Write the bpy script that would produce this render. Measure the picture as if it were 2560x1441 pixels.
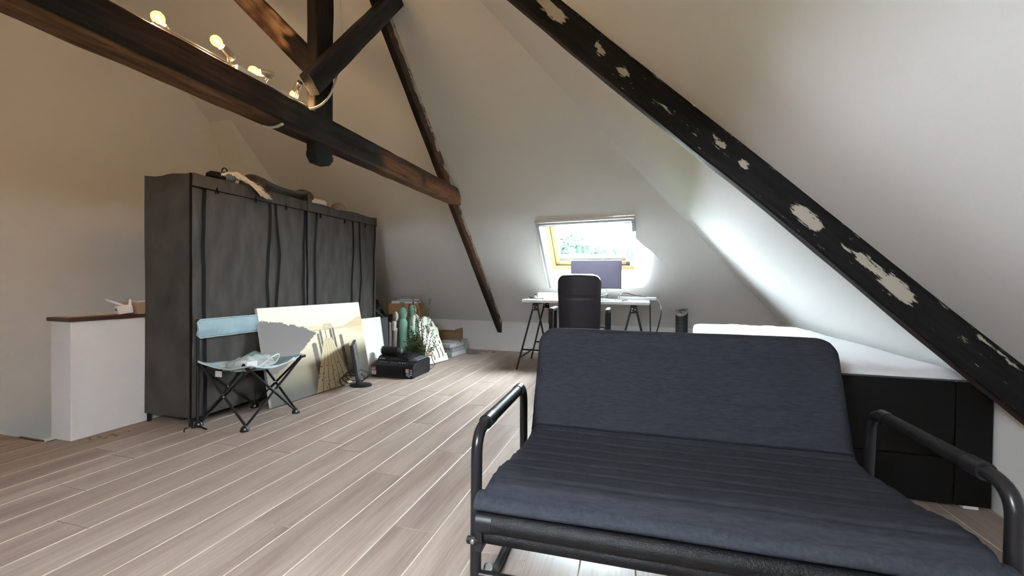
import bpy, bmesh, math, random
from mathutils import Vector, Matrix, noise
from mathutils.geometry import delaunay_2d_cdt

sc = bpy.context.scene
for o in list(bpy.data.objects):
    bpy.data.objects.remove(o)
random.seed(7)
R_ = math.radians

# ------------------------------------------------------------------ camera
FPX, CXP, CYP, CAMH = 1080.0, 1280.0, 720.5, 0.92
YAW, PIT, ROL = R_(15.92), R_(-0.745), R_(0.626)
cF = Vector((-math.sin(YAW)*math.cos(PIT), math.cos(YAW)*math.cos(PIT), math.sin(PIT)))
_R0 = Vector((math.cos(YAW), math.sin(YAW), 0)); _U0 = _R0.cross(cF)
cR = _R0*math.cos(ROL) + _U0*math.sin(ROL)
cU = _U0*math.cos(ROL) - _R0*math.sin(ROL)
cC = Vector((0, 0, CAMH))
cam_d = bpy.data.cameras.new('camera'); cam = bpy.data.objects.new('camera', cam_d)
sc.collection.objects.link(cam)
cam_d.sensor_width = 36.0; cam_d.lens = FPX/2560*36.0; cam_d.clip_start = 0.02; cam_d.clip_end = 300
cam.matrix_world = Matrix(((cR.x, cU.x, -cF.x, cC.x), (cR.y, cU.y, -cF.y, cC.y), (cR.z, cU.z, -cF.z, cC.z), (0, 0, 0, 1)))
sc.camera = cam

# ------------------------------------------------------------------ world, exposure
sc.view_settings.view_transform = 'Standard'; sc.view_settings.look = 'None'
sc.view_settings.gamma = 1.0; sc.view_settings.use_curve_mapping = False
sc.view_settings.exposure = 0.5
sc.cycles.use_denoising = True
sc.cycles.max_bounces = 10; sc.cycles.diffuse_bounces = 6; sc.cycles.transparent_max_bounces = 12
w = bpy.data.worlds.new('overcast_sky'); sc.world = w; w.use_nodes = True
bg = w.node_tree.nodes['Background']
bg.inputs[0].default_value = (0.83, 0.93, 1.0, 1); bg.inputs[1].default_value = 128.0
LAMP = 4.8          # watts of each filament bulb

# ------------------------------------------------------------------ pixel -> place
def ray(u, v): return cF + cR*((u-CXP)/FPX) + cU*((CYP-v)/FPX)
def hit(u, v, p, n):
    d = ray(u, v); n = Vector(n); return cC + d*((Vector(p)-cC).dot(n)/d.dot(n))
def onx(u, v, x): return hit(u, v, (x, 0, 0), (1, 0, 0))
def ony(u, v, y): return hit(u, v, (0, y, 0), (0, 1, 0))
def onz(u, v, z=0.0): return hit(u, v, (0, 0, z), (0, 0, 1))
# roof slopes: back (with the skylight), right hip end, front (behind the camera)
KB, YB, SB = 0.395, 5.54, 1.08          # knee height, wall line, run per rise
YR, ZR = 2.05, 0.395+(5.54-2.05)/1.08   # ridge
YF = 2*YR-YB                            # front wall line
XL = -4.07
NB = Vector((0, 1, SB)).normalized()
def back_pt(x, z, off=0.0): return Vector((x, YB-SB*(z-KB), z)) + NB*off
def on_back(u, v, off=0.0): return hit(u, v, Vector((0, YB, KB))+NB*off, NB)
KR, XR0, KT, SR = 0.5, 1.43, 0.04, 1.06
NR = Vector((1, -KT, SR)).normalized()
def right_x(y, z): return XR0+KT*(y-2.26)-SR*(z-KR)
def on_right(u, v, off=0.0): return hit(u, v, Vector((XR0, 2.26, KR))-NR*off, NR)

# ------------------------------------------------------------------ materials
MATS = {}
def mat(name, col, rough=0.55, metal=0.0, ns=0.0, na=0.0, stretch=(1, 1, 1), bump=0.0, bs=200.0, spec=0.5, col2=None, emit=0.0, alpha=1.0, sheen=0.0, trans=0.0):
    m = bpy.data.materials.new(name); m.use_nodes = True; nt = m.node_tree; N = nt.nodes; L = nt.links
    b = N['Principled BSDF']
    b.inputs['Base Color'].default_value = (*col, 1); b.inputs['Roughness'].default_value = rough
    b.inputs['Metallic'].default_value = metal; b.inputs['Specular IOR Level'].default_value = spec
    if sheen: b.inputs['Sheen Weight'].default_value = sheen
    if trans: b.inputs['Transmission Weight'].default_value = trans
    if alpha < 1: b.inputs['Alpha'].default_value = alpha
    if emit:
        b.inputs['Emission Color'].default_value = (*col, 1); b.inputs['Emission Strength'].default_value = emit
    tc = mp = None
    if ns or bump:
        tc = N.new('ShaderNodeTexCoord'); mp = N.new('ShaderNodeMapping'); mp.inputs['Scale'].default_value = stretch
        L.new(tc.outputs['Object'], mp.inputs['Vector'])
    if ns:
        t = N.new('ShaderNodeTexNoise'); t.inputs['Scale'].default_value = ns; t.inputs['Detail'].default_value = 5
        L.new(mp.outputs[0], t.inputs['Vector'])
        r = N.new('ShaderNodeValToRGB'); r.color_ramp.elements[0].position = 0.3; r.color_ramp.elements[1].position = 0.7
        c2 = col2 or tuple(min(1, c*(1+na)) for c in col); c1 = tuple(c*(1-na) for c in col) if not col2 else col
        r.color_ramp.elements[0].color = (*c1, 1); r.color_ramp.elements[1].color = (*c2, 1)
        L.new(t.outputs[0], r.inputs[0]); L.new(r.outputs[0], b.inputs['Base Color'])
    if bump:
        t2 = N.new('ShaderNodeTexNoise'); t2.inputs['Scale'].default_value = bs; t2.inputs['Detail'].default_value = 3
        L.new(mp.outputs[0], t2.inputs['Vector'])
        bp = N.new('ShaderNodeBump'); bp.inputs['Strength'].default_value = bump; bp.inputs['Distance'].default_value = 0.002
        L.new(t2.outputs[0], bp.inputs['Height']); L.new(bp.outputs[0], b.inputs['Normal'])
    MATS[name] = m
    return m

mat('paint', (0.82, 0.82, 0.80), 0.75, bump=0.12, bs=60, ns=2.0, na=0.015)
mat('paint_white', (0.80, 0.80, 0.80), 0.7, bump=0.1, bs=90)
mat('groove', (0.55, 0.46, 0.38), 0.45)
mat('joint', (0.30, 0.245, 0.205), 0.6)
mat('subfloor', (0.12, 0.09, 0.07), 0.8)
mat('black_metal', (0.009, 0.009, 0.011), 0.30, spec=0.4)
mat('trestle_black', (0.009, 0.008, 0.009), 0.5, spec=0.2)
mat('black_matt', (0.009, 0.009, 0.010), 0.7, spec=0.2)
mat('black_plastic', (0.008, 0.008, 0.010), 0.38, spec=0.35)
mat('dark_grey', (0.05, 0.05, 0.055), 0.6)
mat('mid_grey', (0.22, 0.22, 0.23), 0.5)
mat('silver', (0.62, 0.60, 0.57), 0.3, metal=1.0)
mat('alu', (0.34, 0.36, 0.37), 0.5, metal=0.2)
mat('white_plastic', (0.80, 0.80, 0.80), 0.4)
mat('white_gloss', (0.80, 0.79, 0.77), 0.3)
mat('cream', (0.66, 0.58, 0.46), 0.6)
mat('denim', (0.0265, 0.0285, 0.037), 0.95, ns=90, na=0.22, stretch=(0.35, 1, 1.6), bump=0.5, bs=420, spec=0.08)
mat('denim_lit_edge', (0.034, 0.038, 0.048), 0.95, ns=90, na=0.2, bump=0.5, bs=420, spec=0.08)  # paler denim: daylight on the mattress front put into the colour
mat('crinkle', (0.004, 0.004, 0.005), 0.42, bump=1.0, bs=300, spec=0.3)
mat('foam_grip', (0.008, 0.008, 0.009), 0.5, spec=0.2)
mat('wardrobe_cloth', (0.060, 0.056, 0.052), 0.85, ns=6, na=0.24, stretch=(1, 2.2, .7), bump=0.3, bs=300, spec=0.12)
mat('wardrobe_black', (0.005, 0.005, 0.006), 0.7, spec=0.1)
mat('pine', (0.62, 0.36, 0.15), 0.45, ns=6, na=0.18, stretch=(1, 8, 8))
mat('cap_wood', (0.055, 0.020, 0.013), 0.4, ns=6, na=0.35, stretch=(8, 0.6, 8))
mat('plywood', (0.36, 0.25, 0.17), 0.6, ns=5, na=0.15, stretch=(1, 1, 14))
mat('brown_stair', (0.10, 0.055, 0.03), 0.55, ns=5, na=0.3, stretch=(1, 6, 1))
mat('sheet', (0.76, 0.76, 0.79), 0.8, bump=0.25, bs=14, stretch=(1, 1, 1))
mat('bed_black', (0.0045, 0.004, 0.0042), 0.5, ns=5, na=0.3, stretch=(1, 1, 8), spec=0.15)
mat('blue_cloth', (0.30, 0.43, 0.48), 0.75, ns=8, na=0.12, bump=0.4, bs=350)
mat('blue_edge', (0.45, 0.55, 0.58), 0.7)
mat('mint', (0.30, 0.58, 0.47), 0.35)
mat('mint_dark', (0.10, 0.33, 0.27), 0.4)
mat('ivory', (0.72, 0.72, 0.62), 0.45)
mat('slot', (0.20, 0.21, 0.19), 0.6)
mat('cardboard', (0.33, 0.17, 0.085), 0.8, ns=3, na=0.12)
mat('paper', (0.74, 0.74, 0.76), 0.7)
mat('paper_lilac', (0.50, 0.48, 0.62), 0.7)
mat('paper_print', (0.40, 0.41, 0.46), 0.7, ns=30, na=0.5)
mat('wood_box', (0.30, 0.17, 0.08), 0.6, ns=6, na=0.2, stretch=(1, 5, 5))
mat('leather', (0.013, 0.010, 0.015), 0.42, bump=0.2, bs=160, spec=0.3)
mat('screen', (0.030, 0.027, 0.040), 0.35, spec=0.15)
mat('screen_floor', (0.16, 0.16, 0.17), 0.14)
mat('red_label', (0.30, 0.015, 0.055), 0.4)
mat('label_white', (0.62, 0.60, 0.62), 0.5)
mat('sticker_orange', (0.62, 0.30, 0.18), 0.4)
mat('sticker_blue', (0.08, 0.30, 0.75), 0.4)
mat('ink', (0.55, 0.55, 0.58), 0.5)
mat('ink_dark', (0.05, 0.05, 0.06), 0.5)
mat('leaf', (0.060, 0.078, 0.034), 0.7, ns=30, na=0.55, spec=0.1)
mat('leaf_bright', (0.10, 0.28, 0.05), 0.5)
mat('leaf_dry', (0.16, 0.15, 0.05), 0.7)
mat('twig', (0.09, 0.055, 0.03), 0.7)
mat('paper_tan', (0.45, 0.30, 0.20), 0.7)
mat('tree_leaf', (0.016, 0.027, 0.020), 0.9, ns=1.5, na=0.6, spec=0.0)
mat('tree_bark', (0.08, 0.06, 0.05), 0.9)
mat('grass', (0.05, 0.09, 0.03), 0.9, ns=0.4, na=0.3)
mat('fringe', (0.78, 0.78, 0.78), 0.9)
mat('pink_cloth', (0.68, 0.40, 0.32), 0.85)
mat('red_cloth', (0.20, 0.02, 0.03), 0.85, ns=60, na=0.2, col2=(0.6, 0.45, 0.45))
mat('grey_blue', (0.10, 0.12, 0.15), 0.6)
mat('hat_grey', (0.20, 0.17, 0.135), 0.7)
mat('shell_grey', (0.045, 0.038, 0.032), 0.5, ns=10, na=0.3)
mat('gold_bolt', (0.75, 0.72, 0.66), 0.3, metal=1.0)
mat('filament', (1.0, 0.62, 0.24), 0.3, emit=90.0)
def bulb_glass():
    m = bpy.data.materials.new('bulb_glass'); m.use_nodes = True; nt = m.node_tree; N = nt.nodes; L = nt.links
    N.remove(N['Principled BSDF']); out = N['Material Output']
    t = N.new('ShaderNodeBsdfTransparent'); t.inputs[0].default_value = (1.0, .93, .8, 1)
    e = N.new('ShaderNodeEmission'); e.inputs[0].default_value = (1.0, .55, .16, 1); e.inputs[1].default_value = 1.1
    a = N.new('ShaderNodeAddShader'); L.new(t.outputs[0], a.inputs[0]); L.new(e.outputs[0], a.inputs[1]); L.new(a.outputs[0], out.inputs[0])
    MATS['bulb_glass'] = m
bulb_glass()

def clear_mat(name, col, mix):
    m = bpy.data.materials.new(name); m.use_nodes = True; nt = m.node_tree; N = nt.nodes; L = nt.links
    for n in list(N):
        if n.type != 'OUTPUT_MATERIAL': N.remove(n)
    out = [n for n in N if n.type == 'OUTPUT_MATERIAL'][0]
    t = N.new('ShaderNodeBsdfTransparent'); t.inputs[0].default_value = (*col, 1)
    g = N.new('ShaderNodeBsdfPrincipled'); g.inputs['Base Color'].default_value = (*col, 1); g.inputs['Roughness'].default_value = 0.12
    x = N.new('ShaderNodeMixShader'); x.inputs[0].default_value = mix
    L.new(t.outputs[0], x.inputs[1]); L.new(g.outputs[0], x.inputs[2]); L.new(x.outputs[0], out.inputs[0])
    MATS[name] = m
clear_mat('glass', (0.97, 0.99, 0.98), 0.04)
clear_mat('clear_plastic', (0.95, 0.96, 0.96), 0.16)
clear_mat('plastic_bag', (0.72, 0.82, 0.83), 0.55)

def plank_mat():
    m = bpy.data.materials.new('oak_plank'); m.use_nodes = True; nt = m.node_tree; N = nt.nodes; L = nt.links
    b = N['Principled BSDF']; b.inputs['Roughness'].default_value = 0.38; b.inputs['Specular IOR Level'].default_value = 0.45
    oi = N.new('ShaderNodeObjectInfo'); tc = N.new('ShaderNodeTexCoord')
    mul = N.new('ShaderNodeVectorMath'); mul.operation = 'SCALE'; mul.inputs[0].default_value = (13.7, 41.3, 7.1)
    L.new(oi.outputs['Random'], mul.inputs['Scale'])
    add = N.new('ShaderNodeVectorMath'); L.new(tc.outputs['Object'], add.inputs[0]); L.new(mul.outputs[0], add.inputs[1])
    mp = N.new('ShaderNodeMapping'); mp.inputs['Scale'].default_value = (9, 1.1, 1); L.new(add.outputs[0], mp.inputs[0])
    n1 = N.new('ShaderNodeTexNoise'); n1.inputs['Scale'].default_value = 1.1; n1.inputs['Detail'].default_value = 3; n1.inputs['Roughness'].default_value = 0.5
    L.new(mp.outputs[0], n1.inputs['Vector'])
    mp2 = N.new('ShaderNodeMapping'); mp2.inputs['Scale'].default_value = (60, 2.2, 1); L.new(add.outputs[0], mp2.inputs[0])
    n2 = N.new('ShaderNodeTexNoise'); n2.inputs['Scale'].default_value = 2.0; n2.inputs['Detail'].default_value = 4
    L.new(mp2.outputs[0], n2.inputs['Vector'])
    r1 = N.new('ShaderNodeValToRGB'); e = r1.color_ramp.elements
    e[0].position = 0.30; e[0].color = (0.240, 0.180, 0.156, 1); e[1].position = 0.72; e[1].color = (0.375, 0.308, 0.266, 1)
    k = r1.color_ramp.elements.new(0.48); k.color = (0.318, 0.252, 0.216, 1)
    L.new(n1.outputs[0], r1.inputs[0])
    r2 = N.new('ShaderNodeValToRGB'); r2.color_ramp.elements[0].position = 0.35; r2.color_ramp.elements[0].color = (0.86, 0.84, 0.83, 1)
    r2.color_ramp.elements[1].position = 0.65; r2.color_ramp.elements[1].color = (1.06, 1.06, 1.06, 1)
    L.new(n2.outputs[0], r2.inputs[0])
    mx = N.new('ShaderNodeMix'); mx.data_type = 'RGBA'; mx.blend_type = 'MULTIPLY'; mx.inputs[0].default_value = 1.0
    L.new(r1.outputs[0], mx.inputs[6]); L.new(r2.outputs[0], mx.inputs[7])
    hs = N.new('ShaderNodeHueSaturation'); mr = N.new('ShaderNodeMapRange'); mr.inputs[3].default_value = 0.97; mr.inputs[4].default_value = 1.03
    L.new(oi.outputs['Random'], mr.inputs[0]); L.new(mr.outputs[0], hs.inputs['Value']); L.new(mx.outputs[2], hs.inputs['Color'])
    L.new(hs.outputs[0], b.inputs['Base Color'])
    MATS['oak_plank'] = m
plank_mat()

def timber_mat(name, rough=0.6):
    m = bpy.data.materials.new(name); m.use_nodes = True; nt = m.node_tree; N = nt.nodes; L = nt.links
    b = N['Principled BSDF']; b.inputs['Roughness'].default_value = rough; b.inputs['Specular IOR Level'].default_value = 0.12
    ca = N.new('ShaderNodeAttribute'); ca.attribute_name = 'Col'
    pa = N.new('ShaderNodeAttribute'); pa.attribute_name = 'paint'
    tc = N.new('ShaderNodeTexCoord')
    mp = N.new('ShaderNodeMapping'); mp.inputs['Scale'].default_value = (3, 34, 34); L.new(tc.outputs['Object'], mp.inputs[0])
    n1 = N.new('ShaderNodeTexNoise'); n1.inputs['Scale'].default_value = 2.0; n1.inputs['Detail'].default_value = 6; L.new(mp.outputs[0], n1.inputs['Vector'])
    r1 = N.new('ShaderNodeValToRGB'); r1.color_ramp.elements[0].position = 0.3; r1.color_ramp.elements[0].color = (0.45, 0.45, 0.45, 1)
    r1.color_ramp.elements[1].position = 0.7; r1.color_ramp.elements[1].color = (1.25, 1.25, 1.25, 1); L.new(n1.outputs[0], r1.inputs[0])
    mx = N.new('ShaderNodeMix'); mx.data_type = 'RGBA'; mx.blend_type = 'MULTIPLY'; mx.inputs[0].default_value = 1.0
    L.new(ca.outputs['Color'], mx.inputs[6]); L.new(r1.outputs[0], mx.inputs[7])
    mp2 = N.new('ShaderNodeMapping'); mp2.inputs['Scale'].default_value = (9, 50, 50); L.new(tc.outputs['Object'], mp2.inputs[0])
    n2 = N.new('ShaderNodeTexNoise'); n2.inputs['Scale'].default_value = 2.2; n2.inputs['Detail'].default_value = 6; n2.inputs['Roughness'].default_value = 0.65
    L.new(mp2.outputs[0], n2.inputs['Vector'])
    sb = N.new('ShaderNodeMath'); sb.operation = 'SUBTRACT'; sb.inputs[1].default_value = 0.5; L.new(n2.outputs[0], sb.inputs[0])
    ml = N.new('ShaderNodeMath'); ml.operation = 'MULTIPLY'; ml.inputs[1].default_value = 1.6; L.new(sb.outputs[0], ml.inputs[0])
    ad = N.new('ShaderNodeMath'); ad.operation = 'ADD'; L.new(pa.outputs['Fac'], ad.inputs[0]); L.new(ml.outputs[0], ad.inputs[1])
    mr = N.new('ShaderNodeMapRange'); mr.inputs[1].default_value = 0.46; mr.inputs[2].default_value = 0.56; L.new(ad.outputs[0], mr.inputs[0])
    m2 = N.new('ShaderNodeMix'); m2.data_type = 'RGBA'; L.new(mr.outputs[0], m2.inputs[0]); L.new(mx.outputs[2], m2.inputs[6]); m2.inputs[7].default_value = (0.37, 0.345, 0.285, 1)
    L.new(m2.outputs[2], b.inputs['Base Color'])
    bp = N.new('ShaderNodeBump'); bp.inputs['Strength'].default_value = 0.5; bp.inputs['Distance'].default_value = 0.004
    L.new(n1.outputs[0], bp.inputs['Height']); L.new(bp.outputs[0], b.inputs['Normal'])
    MATS[name] = m
timber_mat('timber')
def print_mat():
    m = bpy.data.materials.new('canvas_print'); m.use_nodes = True; N = m.node_tree.nodes
    b = N['Principled BSDF']; b.inputs['Roughness'].default_value = 0.6
    a = N.new('ShaderNodeAttribute'); a.attribute_name = 'Col'; m.node_tree.links.new(a.outputs['Color'], b.inputs['Base Color'])
    MATS['canvas_print'] = m
print_mat()

# ------------------------------------------------------------------ object helpers
def link(o): sc.collection.objects.link(o); return o
def thing(name, label, cat, loc=(0, 0, 0), rz=0.0, group=None):
    o = link(bpy.data.objects.new(name, None)); o.location = loc; o.rotation_euler = (0, 0, rz); o.empty_display_size = 0.1
    o['label'] = label; o['category'] = cat
    if group: o['group'] = group
    return o
def tag(o, label, cat, group=None):
    o['label'] = label; o['category'] = cat
    if group: o['group'] = group
    return o
def struct(o, label=None):
    o['kind'] = 'structure'
    if label: o['label'] = label
    return o

class MB:
    def __init__(s): s.v = []; s.f = []; s.m = []
    def add(s, vs, fs, mi=0):
        k = len(s.v); s.v += [tuple(p) for p in vs]; s.f += [tuple(i+k for i in f) for f in fs]; s.m += [mi]*len(fs); return s
    def box(s, c, d, rot=None, mi=0):
        c = Vector(c); vs = []
        for x in (-.5, .5):
            for y in (-.5, .5):
                for z in (-.5, .5):
                    p = Vector((x*d[0], y*d[1], z*d[2]))
                    if rot is not None: p = rot @ p
                    vs.append(c+p)
        return s.add(vs, [(0, 1, 3, 2), (4, 6, 7, 5), (0, 4, 5, 1), (2, 3, 7, 6), (0, 2, 6, 4), (1, 5, 7, 3)], mi)
    def bx(s, x0, x1, y0, y1, z0, z1, mi=0):
        return s.box(((x0+x1)/2, (y0+y1)/2, (z0+z1)/2), (x1-x0, y1-y0, z1-z0), None, mi)
    def tube(s, pts, r, n=10, cap=True, mi=0):
        pts = [Vector(p) for p in pts]; rr = r if isinstance(r, (list, tuple)) else [r]*len(pts)
        t0 = (pts[1]-pts[0]).normalized(); a = t0.orthogonal().normalized(); rings = []; prev = t0
        for i, p in enumerate(pts):
            if i == 0: t = t0
            elif i == len(pts)-1: t = (pts[i]-pts[i-1]).normalized()
            else: t = ((pts[i]-pts[i-1]).normalized()+(pts[i+1]-pts[i]).normalized()).normalized()
            q = prev.rotation_difference(t); a = (q @ a).normalized(); prev = t; b = t.cross(a)
            rings.append([p+(a*math.cos(2*math.pi*k/n)+b*math.sin(2*math.pi*k/n))*rr[i] for k in range(n)])
        vs = [p for r_ in rings for p in r_]; fs = []
        for i in range(len(pts)-1):
            for k in range(n): fs.append((i*n+k, i*n+(k+1) % n, (i+1)*n+(k+1) % n, (i+1)*n+k))
        if cap: fs += [tuple(range(n-1, -1, -1)), tuple((len(pts)-1)*n+k for k in range(n))]
        return s.add(vs, fs, mi)
    def lathe(s, prof, c=(0, 0, 0), n=20, axis=None, sx=1.0, sy=1.0, mi=0):
        q = Vector((0, 0, 1)).rotation_difference(Vector(axis).normalized()) if axis is not None else None
        vs = []; fs = []
        for r, z in prof:
            for k in range(n):
                p = Vector((r*sx*math.cos(2*math.pi*k/n), r*sy*math.sin(2*math.pi*k/n), z))
                if q: p = q @ p
                vs.append(Vector(c)+p)
        for i in range(len(prof)-1):
            for k in range(n): fs.append((i*n+k, i*n+(k+1) % n, (i+1)*n+(k+1) % n, (i+1)*n+k))
        fs += [tuple(range(n-1, -1, -1)), tuple((len(prof)-1)*n+k for k in range(n))]
        return s.add(vs, fs, mi)
    def prism(s, poly, d0, d1, fn, mi=0):
        """poly: list of (a,b); fn(a,b,d)->point"""
        n = len(poly); vs = [fn(a, b, d0) for a, b in poly]+[fn(a, b, d1) for a, b in poly]
        fs = [tuple(range(n)), tuple(range(2*n-1, n-1, -1))]+[(k, n+k, n+(k+1) % n, (k+1) % n) for k in range(n)]
        return s.add(vs, fs, mi)
    def grid(s, fn, nu, nv, mi=0, closed_u=False):
        vs = [fn(i/nu, j/nv) for i in range(nu+1) for j in range(nv+1)]; fs = []
        for i in range(nu):
            for j in range(nv): fs.append((i*(nv+1)+j, (i+1)*(nv+1)+j, (i+1)*(nv+1)+j+1, i*(nv+1)+j+1))
        return s.add(vs, fs, mi)
    def obj(s, name, mats, parent=None, smooth=False, bevel=0.0, seg=2, ang=35, loc=None, fix=True):
        me = bpy.data.meshes.new(name); me.from_pydata(s.v, [], s.f)
        if isinstance(mats, str): mats = [mats]
        for m in mats: me.materials.append(MATS[m])
        if len(mats) > 1:
            for p, mi in zip(me.polygons, s.m): p.material_index = mi
        if fix:
            bm = bmesh.new(); bm.from_mesh(me); bmesh.ops.recalc_face_normals(bm, faces=bm.faces); bm.to_mesh(me); bm.free()
        if smooth:
            for p in me.polygons: p.use_smooth = True
            me.set_sharp_from_angle(angle=R_(ang))
        me.update()
        o = link(bpy.data.objects.new(name, me))
        if parent is not None: o.parent = parent
        if loc is not None: o.location = loc
        if bevel:
            bv = o.modifiers.new('bevel', 'BEVEL'); bv.width = bevel; bv.segments = seg; bv.limit_method = 'ANGLE'; bv.angle_limit = R_(40)
            if smooth is None: pass
        return o

def fillet(pts, r, n=6):
    pts = [Vector(p) for p in pts]; out = [pts[0]]
    for i in range(1, len(pts)-1):
        a, b, c = pts[i-1], pts[i], pts[i+1]; d1 = (a-b); d2 = (c-b); l = min(r, d1.length*.49, d2.length*.49)
        p, q = b+d1.normalized()*l, b+d2.normalized()*l
        for k in range(n+1):
            t = k/n; out.append(p*(1-t)**2+b*2*t*(1-t)+q*t*t)
    return out+[pts[-1]]
def rrect(w, h, r, n=5):
    out = []
    for cx, cy, a0 in ((w/2-r, h/2-r, 0), (-w/2+r, h/2-r, 90), (-w/2+r, -h/2+r, 180), (w/2-r, -h/2+r, 270)):
        for k in range(n+1): a = R_(a0+90*k/n); out.append((cx+r*math.cos(a), cy+r*math.sin(a)))
    return out
def inpoly(x, y, P):
    k = False; j = len(P)-1
    for i in range(len(P)):
        if (P[i][1] > y) != (P[j][1] > y) and x < (P[j][0]-P[i][0])*(y-P[i][1])/(P[j][1]-P[i][1])+P[i][0]: k = not k
        j = i
    return k
def holed(outer, holes, fn, name, matn, thick=0.0, parent=None):
    """flat sheet with holes; fn(a,b,d)->point. thick>0 gives it depth."""
    mb = MB(); loops = [outer]+holes
    flat = [p for lp in loops for p in lp]; edges = []; k = 0
    for lp in loops:
        edges += [(k+i, k+(i+1) % len(lp)) for i in range(len(lp))]; k += len(lp)
    cv, ce, cf, _, _, _ = delaunay_2d_cdt([Vector(p) for p in flat], edges, [], 0, 1e-7)
    assert len(cv) == len(flat)
    tris = []
    for t in cf:
        cx_, cy_ = sum(cv[i].x for i in t)/3, sum(cv[i].y for i in t)/3
        if inpoly(cx_, cy_, outer) and not any(inpoly(cx_, cy_, h_) for h_ in holes): tris.append(tuple(t))
    flat = [(v.x, v.y) for v in cv]; loops_n = [len(lp) for lp in loops]
    mb.add([fn(a, b, 0) for a, b in flat], [tuple(t) for t in tris])
    if thick:
        mb.add([fn(a, b, thick) for a, b in flat], [tuple(reversed(t)) for t in tris])
        n = len(flat); k = 0; fs = []
        for lp in loops:
            m = len(lp)
            for i in range(m): fs.append((k+i, k+(i+1) % m, n+k+(i+1) % m, n+k+i))
            k += m
        mb.add([fn(a, b, 0) for a, b in flat]+[fn(a, b, thick) for a, b in flat], fs)
    o = mb.obj(name, matn, parent, fix=False)
    bm = bmesh.new(); bm.from_mesh(o.data); bmesh.ops.remove_doubles(bm, verts=bm.verts, dist=1e-5); bmesh.ops.recalc_face_normals(bm, faces=bm.faces); bm.to_mesh(o.data); bm.free()
    return o
def text(body, size, mtx, matn, name, parent=None, bold=False):
    c = bpy.data.curves.new(name, 'FONT'); c.body = body; c.size = size; c.extrude = 0.0004; c.align_x = 'CENTER'; c.align_y = 'CENTER'
    if bold: c.offset = size*0.02
    t = link(bpy.data.objects.new(name, c)); dg = bpy.context.evaluated_depsgraph_get(); dg.update()
    me = bpy.data.meshes.new_from_object(t.evaluated_get(dg)); bpy.data.objects.remove(t)
    me.materials.clear(); me.materials.append(MATS[matn]); me.transform(mtx)
    o = link(bpy.data.objects.new(name, me))
    if parent is not None: o.parent = parent
    return o
def frame(o, x, y, z):   # matrix from origin + axes
    return Matrix(((x[0], y[0], z[0], o[0]), (x[1], y[1], z[1], o[1]), (x[2], y[2], z[2], o[2]), (0, 0, 0, 1)))
def nz(p, s=1.0): return noise.noise(Vector(p)*s)

# ================================================================== STRUCTURE
# ---- floor: boards
PW, PL, PX0 = 0.1755, 1.215, -1.039
fb = MB(); fb.bx(XL, 1.62, YF, 1.60, -0.06, -0.012); fb.bx(-3.20, 1.62, 1.60, YB, -0.06, -0.012)
floor = struct(fb.obj('floor', 'subfloor'), 'pale oak laminate floor of long narrow boards')
pm_cache = {}
def plank_mesh(wd, ln):
    key = (round(wd, 4), round(ln, 4))
    if key in pm_cache: return pm_cache[key]
    mb = MB(); a, l = wd/2-0.0004, ln/2-0.0004; i = 0.0026; j = 0.0012; h = 0.0016; z0 = -0.012
    vs = [(-a, -l, z0), (a, -l, z0), (a, l, z0), (-a, l, z0), (-a, -l, -h), (a, -l, -h), (a, l, -h), (-a, l, -h), (-a+i, -l+j, 0), (a-i, -l+j, 0), (a-i, l-j, 0), (-a+i, l-j, 0)]
    mb.add(vs, [(8, 9, 10, 11)], 0); k = mb
    k.f += [(5, 6, 10, 9), (7, 4, 8, 11)]; k.m += [1, 1]
    k.f += [(4, 5, 9, 8), (6, 7, 11, 10), (0, 1, 5, 4), (1, 2, 6, 5), (2, 3, 7, 6), (3, 0, 4, 7)]; k.m += [2]*6
    o = k.obj('board', ['oak_plank', 'groove', 'joint'], fix=False); me = o.data; bpy.data.objects.remove(o)
    pm_cache[key] = me; return me
joints = {-3: 1.993, -2: 2.524, -1: 1.804, 0: 2.143, 1: 1.432, 2: 1.959}
rnd = random.Random(3)
for r in range(-18, 16):
    x0, x1 = PX0+PW*r, PX0+PW*(r+1)
    if x1 <= XL+0.02: continue
    if x0 >= 1.60: break
    xa, xb = max(x0, XL), min(x1, 1.60)
    yend = 1.60 if (xa+xb)/2 < -3.20 else YB
    j = joints.get(r, rnd.uniform(1.3, 2.5)); y = j-PL*math.ceil((j-YF)/PL)
    while y < yend-0.01:
        ya, yb = max(y, YF), min(y+PL, yend)
        if yb-ya > 0.02:
            o = link(bpy.data.objects.new('board', plank_mesh(xb-xa, yb-ya))); o.parent = floor
            o.location = ((xa+xb)/2, (ya+yb)/2, 0)
        y += PL

# ---- back slope with the skylight opening
def hipx(z):
    return right_x(YB-SB*(z-KB), z)
zap = ZR
hole = [(-0.985, 0.872), (-0.985, 1.545), (-0.018, 1.572), (0.0, 1.37), (0.08, 1.30), (0.21, 1.22), (0.33, 1.12), (0.36, 1.02), (0.30, 0.92), (0.16, 0.878), (0.0, 0.872)]
outer = [(XL, KB-0.0), (hipx(KB), KB), (hipx(ZR), ZR), (XL, ZR)]
struct(holed(outer, [hole], lambda a, b, d: back_pt(a, b, d), 'ceiling', 'paint'), 'white plastered back roof slope around the skylight')
# front slope (behind the camera) with its own roof window
def front_pt(x, z, off=0.0): return Vector((x, YF+SB*(z-KB), z))+Vector((0, -1, SB)).normalized()*off
def fhipx(z): return right_x(YF+SB*(z-KB), z)
hole2 = [(-0.70, 1.18), (-0.70, 1.48), (-0.28, 1.48), (-0.28, 1.18)]
struct(holed([(XL, KB), (fhipx(KB), KB), (fhipx(ZR), ZR), (XL, ZR)], [hole2], lambda a, b, d: front_pt(a, b, d), 'ceiling', 'paint'), 'white plastered front roof slope')
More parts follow.
